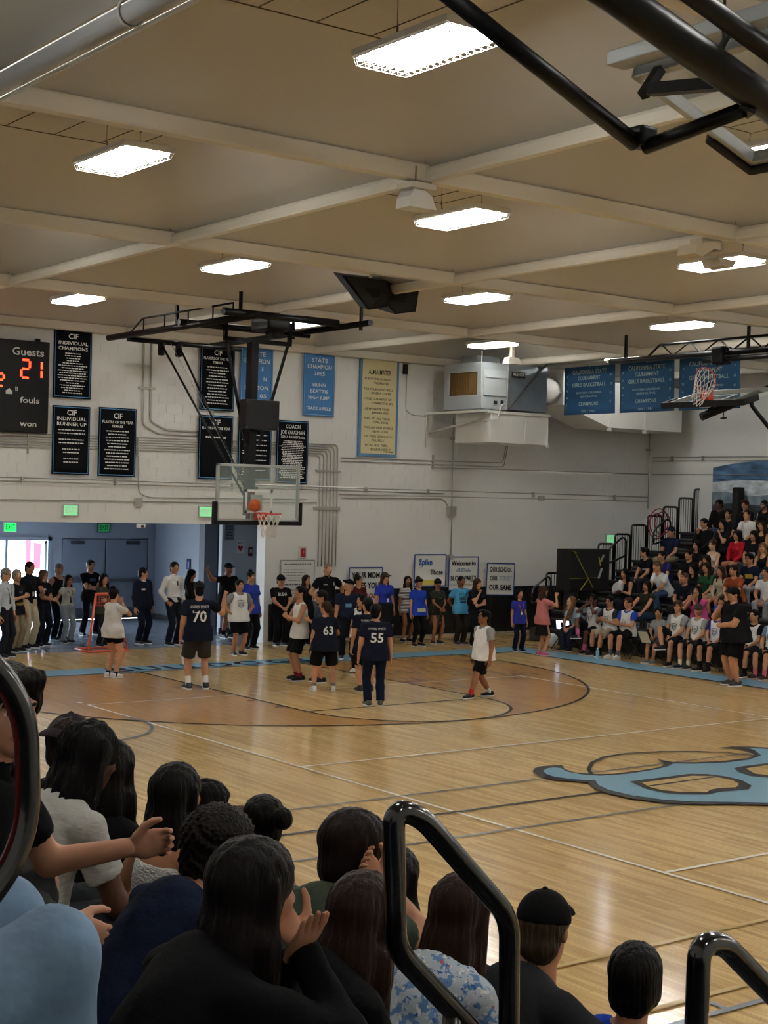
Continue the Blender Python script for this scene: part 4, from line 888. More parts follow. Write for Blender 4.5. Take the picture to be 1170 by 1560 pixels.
MB().add([(1.2, -.052, -.14), (2.38, -.052, -.52), (2.38, -.052, .3), (2.1, -.085, -.12)], [(0, 1, 3), (1, 2, 3), (2, 0, 3)]).build('cross_break', DUCT, dt)
# ---- tournament banners over the side court, hung from a rod
BX = 15.0
def cal(y0, y1, label):
    r = empty('banner', (BX, (y0+y1)/2, 6.13), math.radians(-90), label, 'banner', 'blue tournament banners'); W_, H_ = (y0-y1)/2, .58
    vs = []; fs = []; n = 10
    for i in range(n+1):
        for j in range(n+1): x_, z_ = -W_+2*W_*i/n, -H_+2*H_*j/n; vs.append((x_*(1+.01*(1-z_/H_)), .012*math.sin(4*x_+z_*2), z_))
    for i in range(n):
        for j in range(n): fs.append((i*(n+1)+j, (i+1)*(n+1)+j, (i+1)*(n+1)+j+1, i*(n+1)+j+1))
    o = MB().add(vs, fs, True).build('banner_cloth', cloth('#2f5478'), r); md = o.modifiers.new('thickness', 'SOLIDIFY'); md.thickness = .006
    L_ = [('CALIFORNIA STATE', .14, 0, .44, 1.15), ('TOURNAMENT', .13, 0, .29, .76), ('GIRLS BASKETBALL', .13, 0, .13, 1.15), ('SOUTHERN CALIFORNIA', .07, 0, -.06, .86), ('REGIONAL FINAL', .07, 0, -.15, .6), ('CHAMPIONS', .12, 0, -.33, .66), ('DIV I 1991', .08, 0, -.51, .44)]
    for i, c in enumerate('FINAL'): L_.append((c, .08, -.74, .34-.17*i, None))
    for i, c in enumerate('FOUR'): L_.append((c, .08, .74, .34-.21*i, None))
    lettering(r, L_, '#9fb3b4').location = (0, -.02, 0)
    for sx in (-.7, 0, .7): MB().tube([(sx, 0, H_-.02), (sx, 0, H_+.09)], .008, 5).build('tie', plain('#c9c9c4'), r)
    return r
cal(5.17, 3.46, 'blue CALIFORNIA STATE TOURNAMENT banner nearest the grey heater'); cal(3.28, 1.6, 'blue CALIFORNIA STATE TOURNAMENT banner hanging between two alike'); cal(1.44, -.3, 'blue CALIFORNIA STATE TOURNAMENT banner behind the upturned net')
bro = empty('banner_rod', (BX, 2.4, 6.8), 0, 'long thin rod that carries the blue tournament banners', 'rod'); MB().tube([(0, -4, 0), (0, 4.9, 0)], .022, 8).build('rod', CD, bro)
for y_ in (-3.5, 0, 4.5): MB().tube([(0, y_, 0), (0, y_, .45)], .01, 5).build('rod_hanger', CD, bro)
# ---- basketball goals
STEEL = BLK(); GLASS = mat('backboard_glass', '#cfe3de', .03, alpha=.17, spec=.6); ALU = mat('board_frame', '#a7abab', .4, .4); RIM = mat('rim_orange', '#c23a24', .45); NET = mat('net_cord', '#e2ded4', .8)
def board(parent, M, pad=True):
    """backboard in its own frame: x along the width, z up, front face towards -Y, origin at the rim-side bottom centre; M places it"""
    r = bpy.data.objects.new('backboard', None); COL.objects.link(r); r.parent = parent; r.matrix_local = M
    MB().box(-.885, .885, -.012, .0, .04, 1.02).build('glass', GLASS, r)
    f_ = MB()
    for a_ in ((-.915, -.87, 0, 1.07), (.87, .915, 0, 1.07)): f_.bbox(a_[0], a_[1], -.025, .05, a_[2], a_[3], .006)
    f_.bbox(-.915, .915, -.025, .05, 1.02, 1.07, .006).bbox(-.915, .915, -.025, .05, 0, .045, .006); f_.build('frame', ALU, r)
    s_ = MB()
    for a_ in ((-.305, -.255, .15, .6), (.255, .305, .15, .6), (-.305, .305, .55, .6), (-.305, .305, .15, .2)): s_.box(a_[0], a_[1], -.018, -.013, a_[2], a_[3])
    s_.build('target_square', plain('#e6e8e4'), r)
    if pad:
        p_ = MB(); p_.bbox(-.975, -.905, -.05, .07, -.06, .36, .02).bbox(.905, .975, -.05, .07, -.06, .36, .02).bbox(-.975, .975, -.05, .07, -.075, .005, .02); p_.build('edge_pad', plain('#0e0e10', .7), r)
    MB().box(-.12, .12, .05, .09, .0, .5).build('mounting_plate', ALU, r)
    return r
def rim_net(r, drop=Vector((0, 0, -1))):
    """ring with its bracket and a knotted net falling along drop, in the board's frame"""
    ce = Vector((0, -.385, .15)); rr = .229
    MB().tube([ce+Vector((rr*math.cos(a), rr*math.sin(a), 0)) for a in np.linspace(0, 2*math.pi, 29)[:-1]], .011, 7, closed=True).build('rim', RIM, r)
    MB().bbox(-.1, .1, -.16, -.015, .03, .17, .01).bar((-.08, -.1, .14), (-.12, -.2, .15), .03, .02).bar((.08, -.1, .14), (.12, -.2, .15), .03, .02).build('rim_bracket', RIM, r)
    mb = MB(); n = 12; rings = 5; L_ = .45
    def pt(i, k):
        t = k/rings; q = rr*(1-.42*min(1, t*1.3)); a = 2*math.pi*(i+.5*(k % 2))/n; return ce+Vector((q*math.cos(a), q*math.sin(a), 0))+drop*(L_*t)
    for k in range(rings):
        for i in range(n): mb.tube([pt(i, k), pt(i, k+1)], .0055, 4, caps=False); mb.tube([pt(i, k), pt(i-1 if k % 2 == 0 else i+1, k+1)], .0055, 4, caps=False)
    mb.build('net', NET, r)
g = empty('basketball_goal', (HX, 2.75, 6.5), 0, 'main glass basketball goal hung from black ceiling trusses, ball at its rim', 'basketball goal')
T = lambda x_, y_, z_: (x_-HX, y_-2.75, z_-6.5)
b = board(g, Matrix.Translation(Vector(T(HX, 2.44, 2.9)))); rim_net(b)
MB().bar(T(4.55, 2.75, 3.0), T(4.55, 2.75, 6.3), .19, .15).build('mast', STEEL, g)
MB().bar(T(HX, 2.5, 3.1), T(HX, 2.75, 3.1), .16, .5).bar(T(HX, 2.55, 3.5), T(HX, 2.75, 3.5), .1, .1).build('mast_foot', STEEL, g)
MB().bar(T(3.92, 2.75, 6.33), T(5.4, 2.75, 6.33), .09, .08).bar(T(3.94, 2.75, 6.3), T(3.94, 2.75, 6.7), .07).bar(T(5.38, 2.75, 6.3), T(5.38, 2.75, 6.75), .07).build('cross_arm', STEEL, g)
for x_ in (3.97, 5.34): MB().bar(T(x_, 2.75, 6.3), T(HX+(x_-HX)*.22, 2.75, 4.35), .045, .045).build('side_brace', STEEL, g)
shot = MB().bbox(*[v+o for v, o in zip((4.25, 5.0, 2.45, 2.68), (-HX, -HX, -2.75, -2.75))], 4.64-6.5, 5.2-6.5, .015).build('shot_clock', plain('#101013', .4), g)
mb = MB()
for x_ in (4.28, 4.97):
    for z_ in (4.67, 5.17): mb.box(x_-.02-HX, x_+.02-HX, 2.44-2.75, 2.46-2.75, z_-.02-6.5, z_+.02-6.5)
mb.build('corner_screws', plain('#3a3a3c'), shot)
for a_, b_, r_ in (((3.15, 6.05, 6.5), (3.15, .3, 6.5), .065), ((5.75, 6.4, 6.58), (5.75, .6, 6.62), .06), ((3.0, 2.85, 6.56), (5.9, 2.85, 6.56), .065), ((2.7, .72, 6.55), (5.1, .72, 6.56), .07), ((3.15, 5.2, 6.42), (5.75, 5.2, 6.42), .05)): MB().tube([T(*a_), T(*b_)], r_, 10).build('ceiling_truss_pipe', STEEL, g)
MB().tube(fillet([T(3.0, 4.8, 6.5), T(3.0, 4.3, 6.74), T(3.0, .9, 6.74)], .05), .018, 6).build('truss_top_chord', STEEL, g)
for y_ in (4.25, 3.4, 2.5, 1.6, .9): MB().tube([T(3.0, y_, 6.5), T(3.0, y_, 6.74)], .014, 6).build('truss_post', STEEL, g)
for (x_, y_) in ((3.9, 5.2), (4.3, 5.2)): MB().tube([T(x_, y_, 6.38), T(HX-.05+.1*(x_ > 4), 2.85, 3.35)], .022, 8).build('fold_brace', STEEL, g); MB().bbox(*[v+o for v, o in zip((x_-.06, x_+.06, y_-.06, y_+.06), (-HX, -HX, -2.75, -2.75))], 6.15-6.5, 6.42-6.5, .03).build('brace_hinge', STEEL, g)
MB().tube([T(4.0, 5.0, 6.4), T(4.5, 2.85, 3.6)], .006, 5).build('hoist_cable', plain('#777777'), g)
MB().bbox(*[v+o for v, o in zip((4.1, 4.6, 1.5, 2.1), (-HX, -HX, -2.75, -2.75))], 6.42-6.5, 6.68-6.5, .04).tube([T(4.4, 1.6, 6.4), T(4.4, 1.9, 6.4)], .11, 12).build('winch', STEEL, g)
for x_ in (3.15, 5.75):
    for y_ in (.9, 3.2): MB().bar(T(x_, y_, 6.5), T(x_, y_, 6.95), .05, .05).build('ceiling_bracket', STEEL, g)
bb = empty('basketball', (4.36, 2.22, 3.20), 0, 'orange basketball in the air at the main rim', 'basketball')
f = Field((-.13,)*3, (.13,)*3, .012); f.ell((0, 0, 0), (.122,)*3, 0); link('ball', np_mesh('ball', *f.net()), mat('ball_leather', '#c25a26', .6, bump=.2, bscale=160), bb)
mb = MB()
for M_ in (Matrix.Identity(3), Matrix.Rotation(math.pi/2, 3, 'X'), Matrix.Rotation(math.pi/2, 3, 'Y')): mb.tube([M_ @ Vector((.1215*math.cos(a), .1215*math.sin(a), 0)) for a in np.linspace(0, 6.2832, 33)[:-1]], .0028, 4, closed=True)
mb.build('ball_seams', plain('#1c120c'), bb)
# folded goal of the far side court
g2 = empty('basketball_goal', (10.9, -3.5, 5.6), 0, 'folded-up side court goal with net dangling in front of the blue banners', 'basketball goal')
Mx = Matrix(((0, .28, .96, 10.25-10.9), (-1, 0, 0, .03), (0, -.96, .28, 5.27-5.6), (0, 0, 0, 1)))
b2 = board(g2, Mx); rim_net(b2, Vector((.10, .62, -.78)).normalized())
T2 = lambda x_, y_, z_: (x_-10.9, y_+3.5, z_-5.6)
MB().tube([T2(10.3, -3.38, 5.02), T2(11.3, -3.9, 5.5), T2(12.1, -4.3, 5.95)], .075, 10).build('mast', STEEL, g2)
MB().bar(T2(10.45, -3.45, 5.05), T2(10.5, -3.45, 5.3), .09, .06).bar(T2(11.0, -3.5, 5.3), T2(11.0, -3.5, 5.42), .1, .08).build('board_bracket', STEEL, g2)
MB().tube([T2(10.62, -3.62, 5.0), T2(10.62, -3.62, 5.12)], .012, 6).bar(T2(10.56, -3.62, 5.0), T2(10.7, -3.62, 5.02), .03).build('clamp_knob', STEEL, g2)
MB().tube(fillet([T2(10.9, -4.0, 5.42), T2(10.9, -4.03, 5.24), T2(11.1, -4.3, 4.82), T2(11.6, -4.9, 5.2)], .05), .04, 8).build('lower_brace', STEEL, g2)
for z_, r_, y0 in ((6.38, .06, .64), (6.25, .05, -1.9)): MB().tube([T2(12.0, y0, z_), T2(12.0, -7, z_)], r_, 10).build('ceiling_truss_pipe', STEEL, g2)
MB().tube(fillet([T2(12.0, -.4, 6.40), T2(12.0, -.74, 6.64), T2(12.0, -7, 6.64)], .04), .025, 8).build('truss_top_chord', STEEL, g2)
for i in range(7): MB().tube([T2(12.0, -.8-.75*i, 6.63), T2(12.0, -1.1-.75*i, 6.4), T2(12.0, -1.5-.75*i, 6.63)], .018, 6).build('truss_web', STEEL, g2)
MB().bbox(*[v+o for v, o in zip((11.85, 12.15, -2.5, -2.2), (-10.9, -10.9, 3.5, 3.5))], 6.15-5.6, 6.5-5.6, .05).tube([T2(12, -2.3, 6.2), T2(11.3, -2.6, 5.58)], .02, 6).build('truss_clamp', STEEL, g2)
for y_ in (.2, -3.0, -6.0): MB().bar(T2(12.0, y_, 6.4), T2(12.0, y_, 6.9), .05).build('ceiling_bracket', STEEL, g2)
# folded goal of the near side court, seen from below
g3 = empty('basketball_goal', (-4.4, -16.7, 5.7), 0, 'folded-up goal with a thick mast beside the largest tube light', 'basketball goal')
T3 = lambda x_, y_, z_: (x_+4.4, y_+16.7, z_-5.7)
ux = Vector((-1.05, 0, .34)).normalized()
Mx = Matrix.Identity(4); zc = ux; xc = Vector((0, 1, 0)); yc = zc.cross(xc)
for i in range(3): Mx[i][0], Mx[i][1], Mx[i][2] = xc[i], yc[i], zc[i]
Mx[0][3], Mx[1][3], Mx[2][3] = T3(-3.38, -16.72, 5.47)
b3 = board(g3, Mx); rim_net(b3, Vector((.1, .62, -.78)).normalized())
MB().tube([T3(-6.4, -16.7, 6.0), T3(-5.3, -16.74, 5.68), T3(-3.4, -16.8, 5.12)], .085, 14).build('mast', STEEL, g3)
MB().tube([T3(-6.2, -16.9, 6.05), T3(-4.3, -16.95, 5.5)], .05, 10).tube([T3(-6.0, -16.5, 6.2), T3(-4.6, -16.62, 5.6)], .035, 8).build('mast_stay', STEEL, g3)
MB().tube([T3(-6.05, -16.1, 5.83), T3(-4.7, -16.13, 5.29)], .045, 12).bbox(*[v+o for v, o in zip((-4.72, -4.6, -16.2, -16.08), (4.4, 4.4, 16.7, 16.7))], 5.27-5.7, 5.38-5.7, .02).build('fold_brace', STEEL, g3)
MB().tube([T3(-4.66, -16.16, 5.27), T3(-4.55, -16.72, 5.38)], .04, 10).bar(T3(-4.55, -16.72, 5.36), T3(-4.5, -16.75, 5.52), .1, .08).build('brace_link', STEEL, g3)
MB().bar(T3(-4.62, -16.15, 5.58), T3(-4.55, -16.7, 5.52), .07, .06).bar(T3(-4.62, -16.1, 5.56), T3(-4.5, -16.1, 5.72), .05, .05).build('board_bracket', STEEL, g3)
MB().bbox(*[v+o for v, o in zip((-4.56, -4.42, -17.7, -15.76), (4.4, 4.4, 16.7, 16.7))], 5.80-5.7, 5.88-5.7, .008).build('top_channel', ALU, g3)
MB().tube([T3(-4.75, -16.75, 6.9), T3(-4.75, -16.75, 5.62)], .008, 5).tube([T3(-4.75, -16.75, 5.75), T3(-4.73, -16.75, 5.69), T3(-4.75, -16.72, 5.62)], .02, 6).build('hoist_chain', plain('#3a3a3a', .4), g3)
MB().bar(T3(-6.4, -16.7, 6.0), T3(-6.4, -16.7, 7.4), .08).bar(T3(-6.0, -16.1, 5.83), T3(-6.6, -16.1, 7.4), .06).build('ceiling_bracket', STEEL, g3)
# ---- loudspeakers and bell speakers
def loud(pts, d, c, label):
    r = empty('ceiling_loudspeaker', c, 0, label, 'loudspeaker', 'black ceiling loudspeakers'); q = [Vector(p)-Vector(c) for p in pts]; d = Vector(d)
    MB().prism(q, d).build('cabinet', plain('#131314', .55), r); ce = sum(q, Vector())/len(q)
    MB().prism([ce+(p-ce)*.86-d*.03 for p in q], d*.02).build('grille', mat('speaker_grille', '#1d1d1d', .8, bump=.5, bscale=200), r)
    MB().prism([ce+(p-ce)*.3-d*.05 for p in q], d*.02).build('horn', plain('#060606', .5), r)
    MB().bar(ce+d*.5, ce+d*.5+Vector((0, 0, .75)), .04).build('hanger', plain('#cfc9b4'), r)
loud([(2.92, -2.5, 6.86), (3.30, -2.7, 6.34), (3.67, -2.7, 6.42), (3.90, -2.5, 6.74), (3.82, -2.45, 6.88)], (.18, .5, .12), (3.4, -2.5, 6.6), 'black five-sided ceiling loudspeaker hanging clear of the ceiling tie')
loud([(3.94, -2.2, 6.92), (3.82, -2.35, 6.6), (4.02, -2.45, 6.36), (4.44, -2.45, 6.44), (4.70, -2.2, 6.92)], (.05, .5, .12), (4.2, -2.3, 6.6), 'black five-sided ceiling loudspeaker partly hidden by a ceiling tie')
bs = empty('bell_speaker', (-.87, -9.3, 6.42), 0, 'white bell-shaped speaker clamped under a ceiling rib crossing', 'speaker'); MB().prism([(-.17, -.1, 0), (.19, -.1, 0), (.14, -.08, .14), (.05, -.06, .2), (-.08, -.06, .2), (-.14, -.08, .12)], (0, .24, 0)).build('bell', plain('#d6d4cf'), bs); MB().box(-.16, .16, -.12, .14, .2, .26).build('clamp', plain('#b9b3a2'), bs)
for x_ in (-.1, .1): MB().tube([(x_, -.1, .2), (x_, -.1, .42)], .008, 5).build('bolt', plain('#5a564c'), bs)
bs2 = empty('bell_speaker', (12.75, 4.6, 6.6), 0, 'small beige bell-shaped speaker above the wall heater', 'speaker'); MB().prism([(-.2, -.1, 0), (.22, -.1, 0), (.15, -.08, .16), (-.13, -.08, .16)], (0, .2, 0)).build('bell', plain('#b9b2a2'), bs2); MB().box(-.04, .04, -.04, .04, .15, .95).build('clamp', plain('#b9b3a2'), bs2)
bk = empty('ceiling_bracket', (3.75, -9.2, 6.5), 0, 'beige tilted projector bracket under a ceiling rib', 'bracket'); MB().prism([(-.22, 0, .0), (-.1, 0, -.03), (.2, 0, .14), (.22, 0, .22), (-.2, 0, .12)], (0, .3, 0)).build('cradle', plain('#b7ab92'), bk); MB().prism([(.1, -.1, -.03), (.42, -.1, -.03), (.36, -.1, -.12), (.16, -.1, -.12)], (0, .3, 0)).build('lens_hood', plain('#a99f8f'), bk); MB().box(-.05, .3, .05, .25, .1, .22).build('mount', plain('#b7ab92'), bk)
hs_ = empty('horn_strobe', (11.72, YB-.02, 6.55), 0, 'small white and black alarm horn beside the song board', 'alarm'); MB().bbox(-.09, .02, -.1, 0, -.12, .12, .01).build('horn', plain('#16161a'), hs_); MB().bbox(.0, .09, -.12, 0, -.13, .12, .02).build('strobe', plain('#e4e2da'), hs_); MB().tube(fillet([(0.02, -.03, -.12), (.03, -.01, -1.0), (.25, -.01, -1.1), (.65, -.01, -1.1)], .1), .01, 5).build('lead', CDG, hs_)
# ---- lower back wall: whiteboard, alarm, posters, pads
wbd = empty('whiteboard', (8.71, YB, 1.425), 0, 'framed whiteboard with faint writing behind the standing staff', 'whiteboard'); MB().bbox(-.48, .48, -.04, 0, -.49, .49, .008).build('frame', plain('#8d908f'), wbd); MB().box(-.45, .45, -.045, -.03, -.46, .46).build('panel', plain('#dcdcd6', .25), wbd); mb = MB(); dashes(mb, 0, .38, .39, 1, .7, .75, .02, 2); dashes(mb, -.1, .25, .0, 5, .3, .7, .014, 6); dashes(mb, -.1, -.1, -.12, 1, .5, .55, .03, 7); dashes(mb, -.05, -.22, -.3, 2, .2, .4, .012, 8); mb.build('writing', plain('#4a4c50'), wbd).location = (0, -.047, 0)
fa = empty('fire_alarm', (8.84, YB, 2.08), 0, 'red fire alarm pull station in a clear cover', 'alarm'); MB().bbox(-.1, .1, -.05, 0, -.14, .14, .015).build('cover', plain('#c9bdb4'), fa); MB().bbox(-.06, .06, -.07, -.03, -.09, .1, .01).build('pull_station', plain('#a3202a'), fa); lettering(fa, [('F', .1, 0, .01, None)], '#efe5e0').location = (0, -.073, 0)
def poster(x0, x1, z0, z1, lines, label, extra=None, tilt=0):
    r = empty('poster', ((x0+x1)/2, YB-.07, (z0+z1)/2), 0, label, 'poster', 'hand-lettered paper posters'); r.rotation_euler = (0, math.radians(tilt), 0); W_, H_ = (x1-x0)/2, (z1-z0)/2; n = 6; vs = []; fs = []
    for i in range(n+1):
        for j in range(n+1): x_, z_ = -W_+2*W_*i/n, -H_+2*H_*j/n; vs.append((x_, -.01*abs(math.sin(3*x_+4*z_))-.0, z_))
    for i in range(n):
        for j in range(n): fs.append((i*(n+1)+j, (i+1)*(n+1)+j, (i+1)*(n+1)+j+1, i*(n+1)+j+1))
    MB().add(vs, fs, True).build('paper', mat('poster_paper', '#d9dad6', .75, bump=.3, bscale=8), r)
    b_ = MB()
    for p_, q_ in (((-W_, -H_), (W_, -H_)), ((W_, -H_), (W_, H_)), ((W_, H_), (-W_, H_)), ((-W_, H_), (-W_, -H_))): b_.bar((p_[0], -.016, p_[1]), (q_[0], -.016, q_[1]), .006, .03, (0, 0, 1) if p_[1] == q_[1] else (1, 0, 0))
    b_.build('tape_border', plain('#2d4b8c'), r); cols = {}
    for t_, s_, x_, z_, wd, c_ in lines: cols.setdefault(c_, []).append((t_, s_, x_, z_, wd))
    for c_, L_ in cols.items(): lettering(r, L_, c_, bold=.03).location = (0, -.018, 0)
    if extra: extra(r)
K_, B_ = '#23252a', '#2f5aa6'
poster(10.15, 11.13, .75, 1.72, [('YOUR MOM', .2, 0, .3, .84, K_), ('GIVES YOU', .2, 0, .05, .8, K_), ('THE CAN', .16, .1, -.2, .5, '#8a2f33')], 'hand-lettered poster with MOM and YOU, behind the woman in maroon')
poster(12.11, 13.10, 1.25, 2.03, [('Spike', .2, -.15, .2, .42, B_), ('Those', .18, .2, -.05, .4, K_)], 'hand-lettered poster reading Spike Those, yellow scribble at its foot', lambda r: MB().add([(-.4, -.018, -.36), (.35, -.018, -.36), (.25, -.018, -.24), (-.3, -.018, -.22)], [(0, 1, 2, 3)]).build('yellow_scribble', plain('#cfc25e'), r))
poster(13.2, 14.15, 1.13, 1.97, [('Welcome to', .17, 0, .26, .8, K_), ('-BUENA-', .13, 0, .08, .5, '#6b86a8'), ('BLOCK PARTY', .17, 0, -.12, .84, K_)], 'hand-lettered poster reading Welcome to BUENA BLOCK PARTY', lambda r: MB().bar((-.42, -.018, -.28), (.42, -.018, -.28), .004, .015).add([(x_+.05*math.cos(a), -.018, -.22+.05*math.sin(a)) for x_ in (-.2, .05, .28) for a in (0, 1.05, 2.1, 3.14)], [(0, 1, 2, 3), (4, 5, 6, 7), (8, 9, 10, 11)]).build('drawn_domes', plain('#a9a78c'), r))
poster(14.45, 15.38, .99, 1.80, [('OUR SCHOOL', .17, 0, .24, .76, K_), ('OUR', .17, -.24, .02, .26, K_), ('COURT', .17, .18, .02, .42, '#a9bccb'), ('OUR GAME', .19, 0, -.22, .76, K_)], 'hand-lettered poster reading OUR SCHOOL OUR COURT OUR GAME', tilt=1.5)
wp = empty('padding_row', (7.95, YB-.008, .05), 0, 'row of black vinyl wall pads along the foot of the back wall', 'wall pad')
for i in range(16):
    x_ = .61*i; MB().bbox(x_, x_+.6, -.06, 0, 0, (.85 if x_ < 1.8 else 1.16), .02).build('pad', plain('#101113', .5), wp)
ub = empty('unit_banner_stand', (9.05, 7.03, 0), 0, 'folding table draped with a photo cloth behind the officer', 'table'); MB().box(-.8, .7, -.15, .2, .0, .62).build('drape', plain('#15161a'), ub); MB().box(-.55, .35, -.16, -.155, .42, .98).build('photo_panel', mat('photo_panel', '#5f7080', .6, var=.6, vscale=5), ub); MB().box(-.85, .75, -.2, .22, .6, .64).build('table_top', plain('#202226'), ub); lettering(ub, [('W', .2, -.3, .33, None)], '#e8e8e8').location = (0, -.165, 0)
# lobby signs
sg = empty('notice_sign', (8.45, 10.0, 2.46), 0, 'grey rules notice on the lobby wall above the defibrillator', 'sign'); MB().box(-.13, .13, -.02, 0, -.2, .2).build('plate', plain('#6d7580'), sg); mb = MB(); dashes(mb, 0, .12, -.16, 5, .14, .2, .035, 3); mb.build('print', plain('#2a2e35'), sg).location = (0, -.022, 0)
ae = empty('aed_sign', (8.76, 10.0, 2.1), 0, 'AED sign with a red heart on the lobby wall', 'sign'); MB().box(-.1, .1, -.02, 0, -.16, .16).build('plate', plain('#cfcfcc'), ae); lettering(ae, [('AED', .1, 0, .1, .16)], '#1c1c20').location = (0, -.022, 0); MB().poly([(0, -.023, -.12), (.08, -.023, -.02), (.06, -.023, .03), (.02, -.023, .03), (0, -.023, .01), (-.02, -.023, .03), (-.06, -.023, .03), (-.08, -.023, -.02)]).build('heart', plain('#8d1f2c'), ae)
al = empty('alarm_horn', (9.05, 10.0, 1.98), 0, 'small dark red alarm horn beside the AED sign', 'alarm'); MB().bbox(-.05, .05, -.05, 0, -.11, .11, .01).build('body', plain('#551d24'), al); MB().box(-.03, .03, -.055, -.045, -.02, .06).build('strobe', plain('#b9b3b0'), al)
sgn = empty('round_sign', (9.45, 11.74, 1.5), 0, 'round dark emblem on the dark lobby door', 'sign'); MB().lathe([(.0, 0), (.26, 0), (.26, .015), (0, .015)], n=24).build('disc', plain('#14171f'), sgn).rotation_euler = (math.pi/2, 0, 0); MB().tube([(.2*math.cos(a), -.02, .2*math.sin(a)) for a in np.linspace(0, 6.283, 25)[:-1]], .008, 5, closed=True).build('ring', plain('#3b424f'), sgn)
rs = empty('restroom_sign', (8.74, 12.5, 1.55), math.radians(-90), 'small blue restroom sign on the lobby side wall', 'sign'); MB().box(-.1, .1, -.015, 0, -.14, .14).build('plate', plain('#1f2f57'), rs); MB().box(-.03, .03, -.02, -.014, -.1, .06).build('pictogram', plain('#8d98b8'), rs)
cs = empty('security_camera', (4.62, YB-.02, 2.68), 0, 'small white camera dome under the lobby lintel', 'camera'); MB().bbox(-.08, .08, -.12, .02, -.06, .03, .02).build('dome', plain('#e3e3de'), cs); MB().box(-.03, .03, -.13, -.11, -.05, .0).build('lens', plain('#33353a'), cs)
wo = empty('wall_notice', (8.72, 9.99, 1.3), 0, 'white notice and grey wall box on the lobby wall', 'notice'); MB().bbox(-.35, -.1, -.03, 0, -.05, .28, .01).build('notice_sheet', plain('#e6eaec', .5), wo); MB().bbox(.35, .55, -.05, 0, -.45, -.15, .01).build('wall_box', plain('#8d96a2'), wo)
# mural on the side wall
mu = empty('wave_mural', (XR-.02, 2.2, 3.7), math.radians(-90), 'painted mural of a blue breaking wave on the side wall above the bleachers', 'mural')
def prof(f_, n=28): return [(-2.85+5.6*i/n, f_(i/n)) for i in range(n+1)]
def band(top, bot, col, y_, nm): 
    a_ = prof(top); b_ = prof(bot); mb = MB(); n = len(a_)
    for i in range(n-1): mb.add([(b_[i][0], y_, b_[i][1]), (b_[i+1][0], y_, b_[i+1][1]), (a_[i+1][0], y_, a_[i+1][1]), (a_[i][0], y_, a_[i][1])], [(0, 1, 2, 3)])
    mb.build(nm, col, mu)
tp = lambda t: .55+.37*math.sin(math.pi*min(1, t*1.15+.08))**.5
band(tp, lambda t: -.9+.05*math.sin(20*t), mat('mural_rock', '#3a3f44', .8, var=.9, vscale=5, stretch=(.5, 1, 4)), -.004, 'rock_band')
band(tp, lambda t: .30+.06*math.sin(7*t), mat('mural_deep_blue', '#4b6a8c', .8, var=.8, vscale=3.5, stretch=(.5, 1, 2.2)), -.008, 'wave_back')
band(lambda t: .36+.05*math.sin(7*t), lambda t: -.22+.04*math.sin(11*t), mat('mural_foam', '#c9d2d8', .8, var=.35, vscale=5, stretch=(.7, 1, 2)), -.012, 'foam')
band(lambda t: .06+.05*math.sin(15*t+1), lambda t: -.24+.04*math.sin(11*t), mat('mural_grey', '#7c8b97', .8, var=.45, vscale=3), -.016, 'grey_foam')
band(lambda t: -.78+.1*math.sin(9*t), lambda t: -1.1+.05*math.sin(14*t), mat('mural_gold', '#a98a46', .8, var=.2), -.018, 'sand')

# column loudspeaker on the top row in front of the mural
cl = empty('column_speaker', (20.15, 3.98, 2.775), math.radians(-90), 'black column loudspeaker on the top row in front of the wave mural', 'loudspeaker')
MB().bbox(-.13, .13, -.1, .1, .0, 1.15, .04).build('cabinet', plain('#0c0c0d', .6), cl); MB().bbox(-.1, .1, -.112, -.09, .1, 1.05, .01).build('grille', mat('column_grille', '#17181a', .8, bump=.5, bscale=150), cl)
# ---------------------------------------------------------------- bleachers
BLM = mat('bleacher_plastic', '#26272a', .5, var=.08, vscale=3); BLD = mat('bleacher_deck', '#4a4a4d', .55, var=.08, vscale=3); BLR = mat('bleacher_riser', '#141416', .6)
def bleachers(side, y0, y1, label, rows=10):
    """side +1: far stand rising to +X, -1: near stand rising to -X; seat_k = .75 + .245 k"""
    r = empty('bleachers', (14.9 if side > 0 else -5.76, (y0+y1)/2, 0), 0, label, 'bleachers'); L_ = (y1-y0)/2
    def bx(nm, xa, xb, za, zb, m, b_=.012, ya=-L_, yb=L_): return MB().bbox(min(xa*side, xb*side), max(xa*side, xb*side), ya, yb, za, zb, b_).build(nm, m, r)
    bx('front_step', -.55, .0, .02, .33, BLR)
    for k in range(rows):
        x_ = .59*k; D = .575+.245*k
        bx('deck', x_, min(x_+.62, 5.42), D-.05, D, BLD); bx('riser', x_+.02, x_+.05, D-.29, D-.04, BLR, .004)
        n = 12
        for i in range(n if k < 9 else 0):
            ya = -L_+2*L_*i/n; bx('seat', x_-.03, x_+.25, D+.11, D+.175, BLM, .02, ya+.01, ya+2*L_/n-.01)
        
        if k < 9: bx('seat_support', x_+.04, x_+.11, D, D+.12, BLR, .005)
    e = MB(); pts = [(0, 0, 0), (0, 0, .575)]
    for k in range(rows): pts += [(min(5.42, .59*(k+1))*side, 0, .575+.245*k), (min(5.42, .59*(k+1))*side, 0, .575+.245*(k+1))]
    pts[-1] = (5.42*side, 0, 0)
    e.add(pts, [tuple(range(len(pts)))]); e.build('end_panel', BLR, r).location = (0, L_-.02, 0)
    return r
bl_far = bleachers(1, -20, 5.5, 'black tiered bleachers full of spectators along the mural wall')
bl_near = bleachers(-1, -24.5, 5.0, 'dark grey tiered bleachers under the seated crowd by the black handrails')
TUBEK = mat('gloss_black_tube', '#070708', .18, spec=.6, coat=.5)
